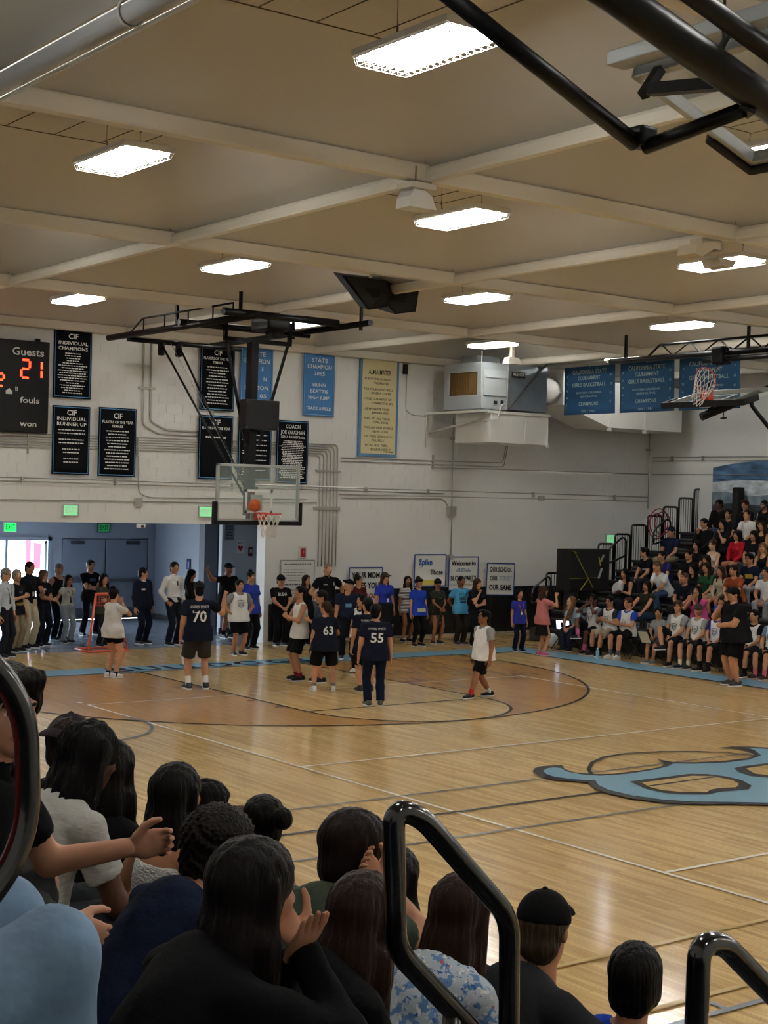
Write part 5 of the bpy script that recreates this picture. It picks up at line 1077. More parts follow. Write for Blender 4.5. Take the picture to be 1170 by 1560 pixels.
def rail(pts, r_, label, post=None, name='handrail', group=None, bars=(), closed=False, fil=.08, n=6):
    c = Vector(pts[0]); o = empty(name, c, 0, label, 'handrail', group)
    MB().tube(fillet([Vector(p)-c for p in pts], fil, n, closed), r_, 16 if r_ > .021 else 8, closed).build('tube_loop', TUBEK, o)
    for a_, b_ in (post or []): MB().tube([Vector(a_)-c, Vector(b_)-c], r_*.95, 12).build('post', TUBEK, o)
    for a_, b_ in bars: MB().tube([Vector(a_)-c, Vector(b_)-c], .009, 5).build('baluster', TUBEK, o)
    return o
ordw = ['lowest', 'second', 'third', 'fourth', 'fifth', 'sixth', 'seventh', 'eighth', 'ninth', 'highest']
for k in range(10):
    x_ = 14.9+.59*k; t_ = 1.65+.245*k; b_ = t_-(.9 if k < 3 else 1.5); w_ = .53 if k < 9 else .45; y_ = 5.53
    rail([(x_, y_, b_), (x_, y_, t_), (x_+w_, y_, t_), (x_+w_, y_, b_)], .028, ordw[k]+' black barred guard rail stepping up the end of the far bleachers', name='guard_rail', group='guard rails at the bleacher end',
         bars=[((x_+w_*i/6, y_, b_), (x_+w_*i/6, y_, t_-.02)) for i in range(1, 6)], fil=.09, n=4)
for (k, y_, lab) in ((0, 5.2, 'small aisle handrail by the lowest guard rail'), (4, 5.0, 'aisle handrail above the boy in a black lettered tee'), (6, 4.6, 'aisle handrail crossed by the red cord'), (8, 2.3, 'aisle handrail among the upper rows of spectators')):
    x_ = 14.75+.59*k; z_ = .575+.245*k
    rail([(x_, y_, z_-.245), (x_, y_, z_+.95), (x_-.12, y_, z_+1.02), (x_-.6, y_, z_+.72), (x_-.62, y_, z_+.35), (x_, y_, z_+.55)], .026, lab, fil=.12, n=4)
rc_ = empty('red_cord', (18.65, 5.4, 2.85), 0, 'coil of red cord hung on the guard rails', 'cord')
for j, (dx, dz, rr) in enumerate(((0, 0, .33), (.2, .08, .30), (.05, .1, .36))): MB().tube([(dx+rr*math.cos(a)*.95, -.01*j, dz+rr*math.sin(a)) for a in np.linspace(0, 6.283, 29)[:-1]], .016, 5, closed=True).build('loop', plain('#7d1f2c', .5), rc_)
MB().tube([(-.05, 0, -.35), (-.15, 0, -.5)], .016, 5).build('cord_tail', plain('#7d1f2c', .5), rc_)
# aisle handrails of the near stand
P2 = [(-8.43, -19.1, 2.44), (-8.43, -19.1, 2.72), (-8.36, -19.1, 2.73), (-8.09, -19.1, 2.46), (-8.085, -19.1, 2.14)]
rail([(-8.43, -19.1, 2.745), (-8.355, -19.1, 2.72), (-8.09, -19.1, 2.46), (-8.08, -19.1, 2.10), (-8.14, -19.1, 2.17), (-8.415, -19.1, 2.44)], .0245, 'glossy black handrail loop in front of the floral shirt', post=[((-8.25, -19.1, 2.28), (-8.25, -19.1, 1.72))], closed=True, fil=.05, n=8)
rail([(-8.06, -19.6, 1.31), (-8.03, -19.6, 1.7), (-8.02, -19.6, 2.515), (-7.95, -19.6, 2.51), (-7.62, -19.6, 2.24), (-7.62, -19.6, 1.48)], .0245, 'glossy black handrail loop beside the child in blue', fil=.05, n=8)
rail([(-9.93, -19.75, 2.46), (-9.93, -19.75, 3.42), (-9.84, -19.75, 3.41), (-9.548, -19.75, 3.125), (-9.54, -19.75, 2.93), (-9.65, -19.75, 2.80), (-9.69, -19.75, 2.04)], .0175, 'glossy black handrail loop across the face of the man in black polo', fil=.07, n=8)
# low black rail at the front of the near stand
# ---- equipment cart with yellow tape beside the far stand
ct = empty('equipment_cart', (15.05, 4.85, .35), 0, 'tall black curtained equipment rack crossed with yellow tape', 'rack')
MB().bbox(0, 1.35, 0, .5, .895, 1.92, .02).build('curtain', mat('black_curtain', '#0c0c0e', .9, bump=.6, bscale=6, stretch=(4, 4, .3)), ct)
for a_, b_ in (((.12, -.02, 1.75), (.78, -.02, .35)), ((.0, -.02, .72), (.72, -.02, .74)), ((.35, -.02, .28), (.62, -.02, .72)), ((.45, -.02, .74), (.9, -.02, .74)), ((.2, -.02, 1.7), (.05, -.02, 1.78)), ((.95, -.02, 1.55), (1.02, -.02, 1.2))): MB().bar((a_[0], -.008, .92+(a_[2]-.28)*.64), (b_[0], -.008, .92+(b_[2]-.28)*.64), .008, .045, (0, -1, 0)).build('yellow_tape', plain('#a89c2a', .5), ct)
MB().bar((.95, -.012, 1.2), (1.05, -.012, 1.45), .09, .02).build('white_tag', plain('#9a9c9e'), ct); MB().bar((1.02, -.015, 1.62), (1.12, -.015, 1.78), .05, .03).build('clamp_light', plain('#8b8d86', .4), ct)
for x_, z_ in ((.25, .225), (.82, .47), (1.335, .715)): MB().box(x_-.04, x_+.04, .05, .45, z_, .91).build('leg', BLM, ct)
# ---- folding chairs
def chair():
    r = empty('folding_chair', (0, 0, 0)); K = mat('chair_black', '#101012', .45)
    MB().bbox(-.2, .2, -.2, .2, .425, .455, .012).build('seat', K, r)
    MB().bbox(-.2, .2, -.235, -.21, .62, .84, .012).build('backrest', K, r)
    for sx in (-1, 1):
        MB().tube([(sx*.22, -.225, .86), (sx*.22, -.2, .45), (sx*.22, .24, .0)], .011, 6).build('leg', K, r); MB().tube([(sx*.2, .16, .43), (sx*.2, -.26, .0)], .011, 6).build('leg', K, r)
    MB().tube([(-.22, .17, .09), (.22, .17, .09)], .009, 6).build('stretcher', K, r); MB().tube([(-.2, -.2, .08), (.2, -.2, .08)], .009, 6).build('stretcher', K, r)
    lb = MB().box(-.15, .15, -.209, -.207, .66, .80).build('back_label', plain('#8b8d8e'), r)
    mb = MB(); put_text(mb, 'BUENA', .09, (0, -.205, .73), (-1, 0, 0), (0, 0, 1), width=.24, bold=.02); mb.build('lettering', plain('#2c2e33'), r, kind='stuff')
    return r
ch0 = chair(); CH = [(3.62, 'empty folding chair with a tablet next to the woman in pink'), (3.17, 'folding chair under the leaning woman in pale blue'), (2.66, 'folding chair under the player shading his eyes'), (2.16, 'folding chair under the player in goggles'), (1.64, 'folding chair under the clapping player with blue sleeves'), (1.12, 'empty folding chair between the clapping player and the clipboard boy'), (.60, 'folding chair under the small boy with a clipboard'), (.10, 'folding chair under the player with crossed legs'), (-.45, 'folding chair under the grey-capped player'), (-.97, 'folding chair under the blue-capped player'), (-1.46, 'folding chair hidden behind the standing man in black'), (-1.95, 'folding chair under the player with a clipboard behind the man in black'), (-2.43, 'folding chair under the smiling player in pink socks')]
for i, (y_, lab) in enumerate(CH):
    o = ch0 if i == 0 else copy_tree(ch0); o.location = (13.78, y_, 0); o.rotation_euler = (0, 0, math.radians(90)); tag(o, lab, 'chair', 'black folding chairs along the sideline')
tbl = empty('tablet', (13.72, 3.64, .46), math.radians(120), 'glowing tablet propped on the empty chair by the woman in pink', 'tablet'); MB().bbox(-.17, .17, -.01, .01, 0, .24, .006).build('case', BLK(), tbl).rotation_euler = (math.radians(-20), 0, 0); o = MB().box(-.155, .155, .0105, .013, .015, .225).build('screen', mat('tablet_screen', '#cfd8f2', .3, emit=1.3), tbl); o.rotation_euler = (math.radians(-20), 0, 0); o = MB().box(-.05, .05, .0135, .0145, .06, .18).build('picture', plain('#20254a'), tbl); o.rotation_euler = (math.radians(-20), 0, 0)
bo = empty('water_bottle', (12.82, 1.6, 0), 0, 'clear blue water bottle on the blue sideline stripe', 'bottle'); MB().lathe([(0, .002), (.036, .0), (.038, .02), (.036, .12), (.038, .17), (.03, .2), (.014, .225), (.014, .24)], n=16).build('body', mat('bottle_plastic', '#9cc9e6', .15, alpha=.75), bo); MB().lathe([(0, .262), (.016, .262), (.017, .238), (0, .238)], n=12).build('bottle_cap', plain('#e6eef2'), bo)
bal = empty('white_ball', (13.75, 4.05, .17), 0, 'pale balloon ball behind the woman in pink', 'ball'); f = Field((-.17,)*3, (.17,)*3, .02); f.ell((0, 0, 0), (.15, .15, .16), 0); link('ball', np_mesh('ball', *f.net()), plain('#c9d4dc', .35), bal); MB().lathe([(.0, -.18), (.015, -.175), (.006, -.155)], n=8).build('knot', plain('#c9d4dc', .35), bal)
# ---- orange portable goal
og = empty('street_goal', (3.75, 7.05, 0), 0, 'orange portable tube goal behind the girl in white', 'goal frame'); OM = mat('orange_plastic', '#d8623f', .45)
for sx in (-1, 1): MB().tube(fillet([(sx*.46, -.1, .03), (sx*.2, .12, 1.22)], .05), .025, 8).build('side_post', OM, og); MB().tube([(sx*.46, -.1, .03), (sx*.44, .55, .03)], .022, 8).build('base_rail', OM, og)
for a_, b_ in (((-.2, .12, 1.22), (.2, .12, 1.22)), ((-.46, -.1, .03), (.46, -.1, .03)), ((-.44, .55, .03), (.44, .55, .03))): MB().tube([a_, b_], .025, 8).build('cross_bar', OM, og)
mb = MB()
for i in range(7): mb.tube([(-.18+.06*i, .13, 1.2), (-.15+.05*i, .16, .95)], .006, 4)
for j in range(4): mb.tube([(-.18, .13+.01*j, 1.18-.07*j), (.18, .13+.01*j, 1.18-.07*j)], .006, 4)
mb.build('netting', plain('#c2473f'), og)
# ---------------------------------------------------------------- people
BK, NAVY, KH, JEAN, GRY, WH = '#0d0d0f', '#121826', '#8c7f66', '#34465f', '#7f8082', '#d9d9d6'
S1, S2, S3, S4 = '#c9987a', '#b07d5d', '#8a5a3f', '#5b3a2a'       # skins
H1, H2, H3, H4 = '#0b0908', '#1f1510', '#3a281b', '#6b4d33'       # hair
def P_(loc, face, H, label, **k): return person(loc, face, H, label=label, **k)
def hold(o, q, fn):
    """puts a held thing at hand q: returns the world matrix of the palm"""
    wr, M = o['HF'][q]; r = o['root']; bpy.context.view_layer.update()
    c = Matrix.Translation(Vector(wr+M@A(-.03, 0, -.085))); return r.matrix_world @ c
STAFF = 'staff standing along the back of the court'
# -- lobby and back row, from the open doors rightwards
P_((1.39, 6.82), 215, 1.80, 'man in pale shirt with lanyard at the open lobby doors', top=('#b9c0c8', 'shirt'), bottom=('#1c1f28', 'pants'), hair=('short', '#77706a'), glasses=BK, lanyard=('#39404c', '#39404c'), arms=('down', 'down'), group=STAFF)
P_((2.02, 7.76), 212, 1.71, 'man in black printed tee and khaki trousers near the doorway', top=('#15161a', 'tee'), bottom=(KH, 'pants'), hair=('short', '#8a8078'), arms=('down', 'chest'), prints=[(1, 0, .34, .05, 'patch', '#44566b', .13), (1, 0, .1, .06, 'patch', '#8a7b35', .26)], head=(-25, 5), group=STAFF)
P_((2.52, 8.27), 205, 1.86, 'tall man in black polo and cream trousers holding a cup', top=('#101216', 'polo'), bottom=('#b0a78f', 'pants'), hair=('crop', H2), arms=('chest', 'down'), skin=S2, lanyard=('#303440', '#d9d9d9'), group=STAFF)
P_((2.95, 8.53), 205, 1.66, 'person in black polo with folded arms and name tag', top=('#14161c', 'polo'), bottom=('#141821', 'pants'), hair=('mid', '#5d4a38'), fem=True, w=1.1, arms=('crossed', 'crossed2'), prints=[(1, .08, .38, .03, 'patch', '#d8d8d8', .06)], group=STAFF)
P_((3.85, 9.72), 200, 1.73, 'balding man in black sleeveless top behind the folded-arm person', top=('#17181b', 'tank'), bottom=('#15171c', 'pants'), hair=('buzz', '#6b625c'), arms=('behind', 'behind'), w=1.1, group=STAFF)
P_((3.74, 8.98), 195, 1.50, 'woman in white top and grey jeans with a lanyard', top=('#c3c0b4', 'cap_sleeve'), bottom=('#8f969c', 'pants'), hair=('long', H2), fem=True, skin=S2, arms=('behind', 'behind'), glasses=BK, lanyard=('#2a2d33', '#23252b'), group=STAFF)
P_((4.97, 10.45), 190, 1.77, 'man in black tee with crossed arms by the grey doors', top=('#0f1013', 'tee'), bottom=('#161a23', 'pants'), hair=('short', H2), arms=('crossed', 'crossed2'), prints=[(1, 0, .36, .06, 'patch', '#34465c', .16)], group=STAFF, kneew=.2)
P_((4.15, 8.05), 200, 1.58, 'woman in dark olive sweater with wavy black hair', top=('#33352f', 'long'), bottom=('#1d1f20', 'pants'), hair=('wavy', H1), fem=True, skin=S2, arms=('crossed', 'crossed2'), head=(-15, 5), group=STAFF)
P_((5.2, 8.25), 200, 1.70, 'man in navy suit jacket over white shirt', under=('#d8d8d4', 'shirt'), top=('#161b2a', 'jacket', cloth('#161b2a'), 'open'), bottom=('#171c2c', 'pants'), hair=('short', H2), arms=('down', 'down'), w=1.15, head=(30, 5), prints=[(1, .1, .33, .035, 'patch', '#e0e0dc', .08)], group=STAFF)
P_((5.7, 7.74), 195, 1.87, 'tall man in white dress shirt with sunglasses at his collar', top=('#d3d3d2', 'shirt'), bottom=('#161c25', 'pants', cloth('#161c25'), '#3a2a20'), hair=('short', H1), skin=S2, arms=('pocket', 'pocket'), head=(-10, 8), prints=[(1, 0, .36, .1, 'patch', '#17181a', .03), (1, .09, .38, .03, 'patch', '#f0f0ee', .06)], group=STAFF)
P_((6.64, 8.64), 215, 1.63, 'woman in black with long dark hair behind the man in white shirt', top=('#16130f', 'long'), bottom=('#2c4a5e', 'pants'), hair=('long', H1), fem=True, skin=S3, arms=('lap', 'lap'), head=(10, -15), group=STAFF)
P_((7.69, 8.74), 190, 1.76, 'heavy man in black tee and khaki shorts in the lobby', top=('#111214', 'tee'), bottom=('#8b7f68', 'shorts'), hair=('buzz', H1), skin=S3, w=1.35, arms=('down', 'side'), cap=('#131314',), belly=.5, socks=(BK, .4), group=STAFF)
P_((6.85, 6.35), 190, 1.72, 'person in bright blue top behind the player with hands on hips', top=('#2a3a96', 'tee'), bottom=('#16171c', 'pants'), hair=('bun', H1), fem=True, w=1.2, skin=S2, arms=('down', 'down'), head=(0, 5), group=STAFF)
P_((7.89, 6.75), 175, 1.58, 'person in black lettered tee and cap by the wall corner', top=('#101113', 'tee'), bottom=('#111214', 'pants'), hair=('short', H2), cap=('#131315',), arms=('clasp', 'clasp'), w=1.2, glasses=BK, prints=[(1, 0, .36, .11, 'BUENA', '#e4e4e2', .24)], socks=('#c46a66', .5), group=STAFF)
P_((8.48, 6.6), 180, 1.60, 'woman in black tee with straight dark hair by the whiteboard', top=('#17171a', 'tee'), bottom=('#17181b', 'pants'), hair=('longside', H2), fem=True, arms=('behind', 'behind'), head=(10, 8), group=STAFF)
P_((8.75, 6.15), 178, 1.90, 'tall police officer in black uniform polo', top=('#0e0f12', 'polo'), bottom=('#11131a', 'pants', cloth('#11131a'), '#0a0a0a'), hair=('buzz', '#7d6a58'), w=1.2, arms=('lean', 'hips'), prints=[(1, -.09, .38, .06, 'patch', '#9aa0a6', .05), (1, .1, .37, .02, 'patch', '#8a8f94', .08)], group=STAFF)
P_((7.75, 3.9), 150, 1.66, 'man in navy polo and dark cap looking up at the hoop', top=('#1a2136', 'polo'), bottom=('#121418', 'pants'), hair=('short', '#8a8078'), cap=('#15171c',), arms=('down', 'down'), w=1.15, head=(-50, 22), prints=[(1, 0, .26, .08, 'patch', '#5f93b5', .13)], group=STAFF)
P_((9.63, 6.18), 178, 1.60, 'woman in maroon top with glasses', top=('#4b1c1c', 'tee'), bottom=('#16171a', 'pants'), hair=('bun', H2), fem=True, w=1.2, glasses=BK, arms=('down', 'down'), head=(25, 12), group=STAFF)
P_((10.2, 5.92), 180, 1.68, 'woman in royal blue polo and dark hat with badge', top=('#27399b', 'polo'), bottom=('#14151a', 'skirt'), hair=('bob', H3), fem=True, w=1.3, arms=('down', 'down'), lanyard=('#1d2030', '#dfe4e8'), cap=('#3c3a34', 20), group=STAFF)
def striped(name='striped_knit'):
    m = mat(name, '#1b1c20', .9)
    nt = m.node_tree; w_ = nt.nodes.new('ShaderNodeTexWave'); w_.bands_direction = 'Z'; w_.inputs['Scale'].default_value = 9; tc = nt.nodes.new('ShaderNodeTexCoord'); r = nt.nodes.new('ShaderNodeValToRGB')
    r.color_ramp.elements[0].color = (*lin('#16171b'), 1); r.color_ramp.elements[1].color = (*lin('#c9c9c6'), 1); r.color_ramp.elements[0].position = .45; r.color_ramp.elements[1].position = .55
    nt.links.new(tc.outputs['Object'], w_.inputs[0]); nt.links.new(w_.outputs['Fac'], r.inputs[0]); nt.links.new(r.outputs[0], nt.nodes['Principled BSDF'].inputs['Base Color']); return m
def spotted(name, base, cols, scale=14., rough=.9):
    """printed cloth: coloured blots on a ground"""
    m = mat(name, base, rough); nt = m.node_tree; N = nt.nodes.new; L = nt.links.new; tc = N('ShaderNodeTexCoord'); prev = None; b_ = nt.nodes['Principled BSDF']
    for i, (c, th, sc_) in enumerate(cols):
        mp = N('ShaderNodeMapping'); mp.inputs['Location'].default_value = (i*3.7, i*1.9, i*.7); L(tc.outputs['Object'], mp.inputs[0]); n = N('ShaderNodeTexNoise'); n.inputs['Scale'].default_value = scale*sc_; n.inputs['Detail'].default_value = 3; L(mp.outputs[0], n.inputs['Vector'])
        r = N('ShaderNodeMapRange'); r.inputs[1].default_value = th; r.inputs[2].default_value = th+.04; L(n.outputs['Fac'], r.inputs[0])
        x = N('ShaderNodeMix'); x.data_type = 'RGBA'; L(r.outputs[0], x.inputs[0]); x.inputs[7].default_value = (*lin(c), 1)
        if prev is None: x.inputs[6].default_value = (*lin(base), 1)
        else: L(prev, x.inputs[6])
        prev = x.outputs[2]
    L(prev, b_.inputs['Base Color'])
    n = N('ShaderNodeTexNoise'); n.inputs['Scale'].default_value = 9; mp = N('ShaderNodeMapping'); mp.inputs['Scale'].default_value = (1, 1, 2.6); L(tc.outputs['Object'], mp.inputs[0]); L(mp.outputs[0], n.inputs['Vector']); bp = N('ShaderNodeBump'); bp.inputs['Strength'].default_value = .6; bp.inputs['Distance'].default_value = .02; L(n.outputs['Fac'], bp.inputs['Height']); L(bp.outputs[0], b_.inputs['Normal'])
    return m
P_((11.2, 6.36), 178, 1.56, 'woman in black and white striped top with long black hair', top=('s', 'tee', striped()), bottom=('#15171f', 'skirt'), hair=('long', H1), fem=True, skin=S3, arms=('down', 'down'), head=(-20, 8), group=STAFF)
P_((10.79, 5.4), 178, 1.58, 'woman in blue tee with a cream waist pack and cap', top=('#2440a6', 'tee'), bottom=('#101114', 'leggings'), hair=('bun', H2), cap=('#2a2622',), fem=True, w=1.15, skin=S2, arms=('down', 'down'), head=(-10, 12), prints=[(1, 0, .02, .09, 'patch', '#b9b09a', .24)], group=STAFF)
FLR = spotted('dark_floral', '#15140f', [('#3c4a26', .56, 1), ('#7a1f2a', .6, .8), ('#8d7a4d', .66, 1.4)])
P_((11.59, 5.7), 175, 1.52, 'woman in dark red and green floral dress clasping her hands', top=('f', 'tee', spotted('dark_green_print', '#17170f', [('#39401f', .58, 1.2)])), bottom=('f', 'skirt', FLR), hair=('short', H1), cap=('#17171a',), fem=True, skin=S3, arms=('clasp', 'clasp'), head=(-15, 0), group=STAFF)
P_((12.05, 5.4), 178, 1.60, 'man in light blue lettered tee with hands behind his back', top=('#4f9fca', 'tee'), bottom=('#2a2724', 'pants'), hair=('buzz', H1), skin=S3, arms=('behind', 'behind'), prints=[(1, 0, .36, .08, 'START', '#1e2f44', .24), (1, 0, .26, .08, 'patch', '#3d6d86', .22), (1, 0, .17, .04, 'patch', '#1e2f44', .18)], shoes=('#39303c', '#b59ab0'), group=STAFF)
P_((12.09, 4.85), 170, 1.58, 'woman in black polo with hand on her chin', top=('#121215', 'polo'), bottom=('#121316', 'pants'), hair=('mid', H3), fem=True, w=1.2, arms=('crossed2', 'chin'), head=(20, 0), group=STAFF)
P_((12.3, 3.62), 170, 1.40, 'short woman in purple-blue tee with lanyard and teal socks', top=('#2f3590', 'tee'), bottom=('#151c2a', 'pants'), hair=('longside', H1), fem=True, skin=S2, arms=('down', 'down'), lanyard=('#b06a8a', '#e6e6e6'), socks=('#5fa3ac', .35), group=STAFF)
P_((12.2, 2.73), 260, 1.54, 'woman in pink tee and black skirt raising her fists', top=('#b5706f', 'tee'), bottom=('#0e0e10', 'skirt'), hair=('wavy', H3), fem=True, arms=('chest', 'raise'), head=(-10, 5), shoes=('#c25f7d', '#e6c9d0'), group=STAFF)
# -- players on the court
PL = 'players on the court'
P_((1.88, 2.99), 285, 1.64, 'girl in white jersey and black shorts cupping her mouth', w=1.1, top=('#d4d4d0', 'jersey'), under=('#c8c8c6', 'tee'), bottom=('#101012', 'short_shorts'), hair=('bun', H1), fem=True, arms=('mouth', 'mouth'), head=(10, 8), shoes=('#dedede', '#ececec'), socks=('#17171a', .14), h=.018, hh=.0075, group=PL)
P_((2.52, .99), -15, 1.87, 'player 70 in navy tee and grey shorts, seen from behind', top=(NAVY, 'tee'), bottom=('#35342f', 'shorts'), hair=('crop', H1), cap=('#1a1b1e', 180), arms=('down', 'point'), twist=-8, w=1.12, prints=[(-1, 0, .25, .24, '70', '#dcdcd6', .22), (-1, 0, .405, .06, 'UNIFIED SPORTS', '#cfcfca', .30)], socks=('#e0e0de', .33), shoes=('#2b2f38', '#e3e3e3'), kneew=.15, h=.018, hh=.0075, group=PL)
P_((6.01, 5.43), 175, 1.58, 'player in white shield jersey over grey tee, hands on hips', under=(GRY, 'tee'), top=('#dcdcda', 'jersey'), bottom=(BK, 'shorts'), hair=('short', H1), skin=S2, w=1.2, arms=('hips', 'hips'), prints=[(1, .02, .27, 1., 'shield', '#2a2c33')], shoes=('#1c1c1e', '#e3e3e3'), h=.018, hh=.0075, group=PL)
P_((4.8, 1.25), 75, 1.74, 'player in white sleeveless jersey turned to the girl, red socks', top=('#dcdcd8', 'jersey'), bottom=(BK, 'shorts'), hair=('short', H1), skin=S2, arms=('chest', 'chest'), prints=[(-1, 0, .3, .13, '1', '#20242e', .04)], socks=('#7d2026', .22), shoes=('#15161a', '#c9ccd2'), head=(10, 12), h=.018, hh=.0075, group=PL)
P_((5.0, .84), 70, 1.68, 'player in grey-blue tee half hidden behind number 63', top=('#2b3242', 'tee'), bottom=('#3a3b3e', 'shorts'), hair=('short', H1), skin=S2, arms=('chest', 'down'), shoes=('#18191b', '#e4e4e4'), h=.02, hh=.008, group=PL)
P_((4.39, -.17), -25, 1.56, 'player 63 in navy tee with brown ponytail, seen from behind', top=('#171b29', 'tee'), bottom=('#0e0e11', 'shorts'), hair=('pony', H3), fem=True, w=1.3, arms=('down', 'chest'), head=(45, 10), prints=[(-1, .04, .26, .22, '63', '#e2e2de', .2)], socks=('#6f7074', .2), shoes=('#dcdcda', '#ededed'), kneew=.2, h=.018, hh=.0075, group=PL)
P_((6.57, 1.78), 120, 1.50, 'girl in white jersey and dark trousers with long black hair', under=('#1b2030', 'tee'), top=('#cfcfca', 'jersey'), bottom=('#121826', 'pants'), hair=('long', H1), fem=True, skin=S2, arms=('down', 'down'), shoes=('#d9d9d7', '#ededed'), head=(-30, 5), h=.02, hh=.008, legs=[((-.28, .12, .08), (0, 1, 0)), ((.1, 0, .08), (0, 1, 0))], prints=[(1, 0, .3, .5, 'shield', '#20242e')], group=PL)
P_((4.98, -.6), -20, 1.64, 'player in navy tee and black shorts behind number 55', top=(NAVY, 'tee'), bottom=('#0f1014', 'shorts'), hair=('short', H1), w=1.1, arms=('down', 'down'), prints=[(-1, 0, .41, .05, 'UNIFIED SPORTS', '#c9c9c4', .28)], head=(20, 5), socks=('#33302c', .12), shoes=('#3a372f', '#a9a497'), h=.018, hh=.0075, group=PL)
P_((4.08, -2.08), -25, 1.66, 'player 55 in navy tee and navy trousers, seen from behind', top=('#14192a', 'tee'), bottom=('#111a30', 'pants'), hair=('short', H1), skin=S2, w=1.15, arms=('down', 'down'), head=(-35, 5), prints=[(-1, 0, .25, .22, '55', '#e2e2de', .22), (-1, 0, .405, .055, 'UNIFIED SPORTS', '#cfcfca', .30)], shoes=('#4b4a42', '#dcdcd6'), h=.018, hh=.0075, group=PL)
P_((6.25, -2.26), 85, 1.51, 'boy in white jersey over grey tee walking with red sock', under=('#8d8e90', 'tee'), top=('#e2e2e0', 'jersey'), bottom=(BK, 'shorts'), hair=('swept', H1), skin=S3, w=1.3, arms=('down', 'down'), glasses=BK, socks=('#e6e6e4', .28, '#b02a2c'), shoes=('#17171a', '#dcdcdc'), legs=[((-.1, .34, .08), (0, 1, 0)), ((.1, -.22, .10), (0, 1, 0))], head=(-5, 12), h=.018, hh=.0075, belly=.3, group=PL)
P_((11.99, -2.9), 70, 1.88, 'bearded man all in black standing in front of the chairs', top=('#141416', 'tee'), bottom=('#0c0c0e', 'shorts'), hair=('short', H1), cap=('#141416',), skin=S2, w=1.75, belly=.3, arms=('crossed2', 'face'), lean=4, shoes=('#3b3c3f', '#d9d9d9'), prints=[], h=.02, hh=.0075, group=STAFF)
# -- players seated on the folding chairs
SC = 'players seated on the sideline chairs'
def seat(y_, label, x_=13.72, **k):
    k.setdefault('H', 1.66); H = k.pop('H'); k.setdefault('arms', ('lap', 'lap')); f_ = k.pop('face', 92); k.setdefault('group', SC)
    return person((x_, y_), f_, H, pose='sit', seat=.455, label=label, h=.021, hh=.0078, **k)
cross = [((-.13, .42, .08), (-.2, .5, 1)), ((.0, .50, .42), (.5, .4, 1))]
seat(3.18, 'woman in pale blue tee leaning her arms forward', top=('#a9c3d3', 'tee'), bottom=('#24283a', 'pants'), hair=('longside', H4), fem=True, arms=('lap', 'lap'), lean=28, head=(-10, 25), x_=13.8)
seat(2.66, 'player in white shield jersey shading his eyes with both arms', under=('#7c8890', 'tee'), top=('#d9dad8', 'jersey'), bottom=('#17181d', 'shorts'), hair=('short', H1), skin=S4, w=.92, arms=(((-.10, .18, .12), (.45, .6, -.4), 'open'), ((-.10, .18, .12), (.45, .6, -.4), 'open')), prints=[(1, 0, .28, .9, 'shield', '#39404a')], socks=('#c25f86', .4), shoes=('#1a1a1c', '#e4e4e4'), legs=cross)
seat(2.15, 'player in white jersey with goggles and khaki shorts', under=('#24262b', 'tee'), top=('#d6d6d2', 'jersey'), bottom=('#a59a86', 'shorts'), hair=('short', H1), skin=S2, w=.92, glasses=BK, arms=('chest', 'chest'), head=(10, -5), socks=(BK, .35), shoes=('#141416', '#cfcfcf'), prints=[(1, 0, .26, .8, 'shield', '#39404a')])
seat(1.58, 'smiling player in white jersey with blue sleeves clapping', under=('#2446a8', 'tee'), top=('#dcdcd8', 'jersey'), bottom=('#121316', 'shorts'), hair=('short', '#4a2c20'), w=1.08, arms=('clap', 'clap'), socks=('#5d6268', .35), shoes=('#cfcfc8', '#dcdcd6'), head=(5, 0), prints=[(1, 0, .24, .8, 'shield', '#39404a')], belly=.3)
seat(0.59, 'small boy in grey tee resting on a clipboard', H=1.35, top=('#8b8c8a', 'tee'), bottom=('#4a4d52', 'shorts'), hair=('short', H1), skin=S2, arms=('clasp', 'clasp'), head=(25, -5), lean=10, shoes=('#77787a', '#d8d8d8'))
seat(0.12, 'player in white jersey and grey sleeves with legs crossed', H=1.74, under=('#8f9092', 'tee'), top=('#d8d8d4', 'jersey'), bottom=('#141518', 'shorts'), hair=('swept', H3), w=.95, arms=('clasp', 'clasp'), head=(30, -5), shoes=('#1d1d20', '#e6e6e6'), legs=cross, prints=[(1, 0, .26, .8, 'shield', '#39404a')])
seat(-.45, 'player in white shield jersey and brown-grey cap', under=('#9a9b9a', 'tee'), top=('#d8d8d4', 'jersey'), bottom=('#17181c', 'shorts'), hair=('short', '#a58a6a'), cap=('#4a4440',), w=.92, arms=('lap', 'lap'), head=(30, -5), socks=('#d3c7b4', .3), shoes=('#1c2236', '#d8d8d8'), prints=[(1, 0, .26, 1., 'shield', '#2c3038')])
seat(-.98, 'player in white jersey with blue cap and purple sleeve', under=('#2c2a66', 'tee'), top=('#d6d6da', 'jersey'), bottom=('#14151b', 'shorts'), hair=('short', '#8a6a48'), cap=('#2c4fae',), w=.92, arms=('lap', 'clasp'), head=(30, -5), socks=('#17171a', .35), shoes=('#17171a', '#e0e0e0'), prints=[(1, 0, .26, .9, 'shield', '#2c3f7a')])
seat(-1.93, 'player with a white clipboard behind the bearded man', under=('#101116', 'tee'), top=('#d8d8d6', 'jersey'), bottom=('#1a1b1f', 'shorts'), hair=('short', H1), skin=S2, w=.9, arms=('clasp', 'clasp'), socks=(BK, .3))
seat(-2.43, 'smiling player in white shield jersey with pink socks', under=('#6c7f9c', 'tee'), top=('#dcdcd8', 'jersey'), bottom=('#16171b', 'shorts'), hair=('swept', H3), w=.9, arms=('lap', 'lap'), socks=('#c4667c', .35), shoes=('#3a2a2c', '#b8b0b0'), prints=[(1, 0, .26, 1., 'shield', '#2c3038')])
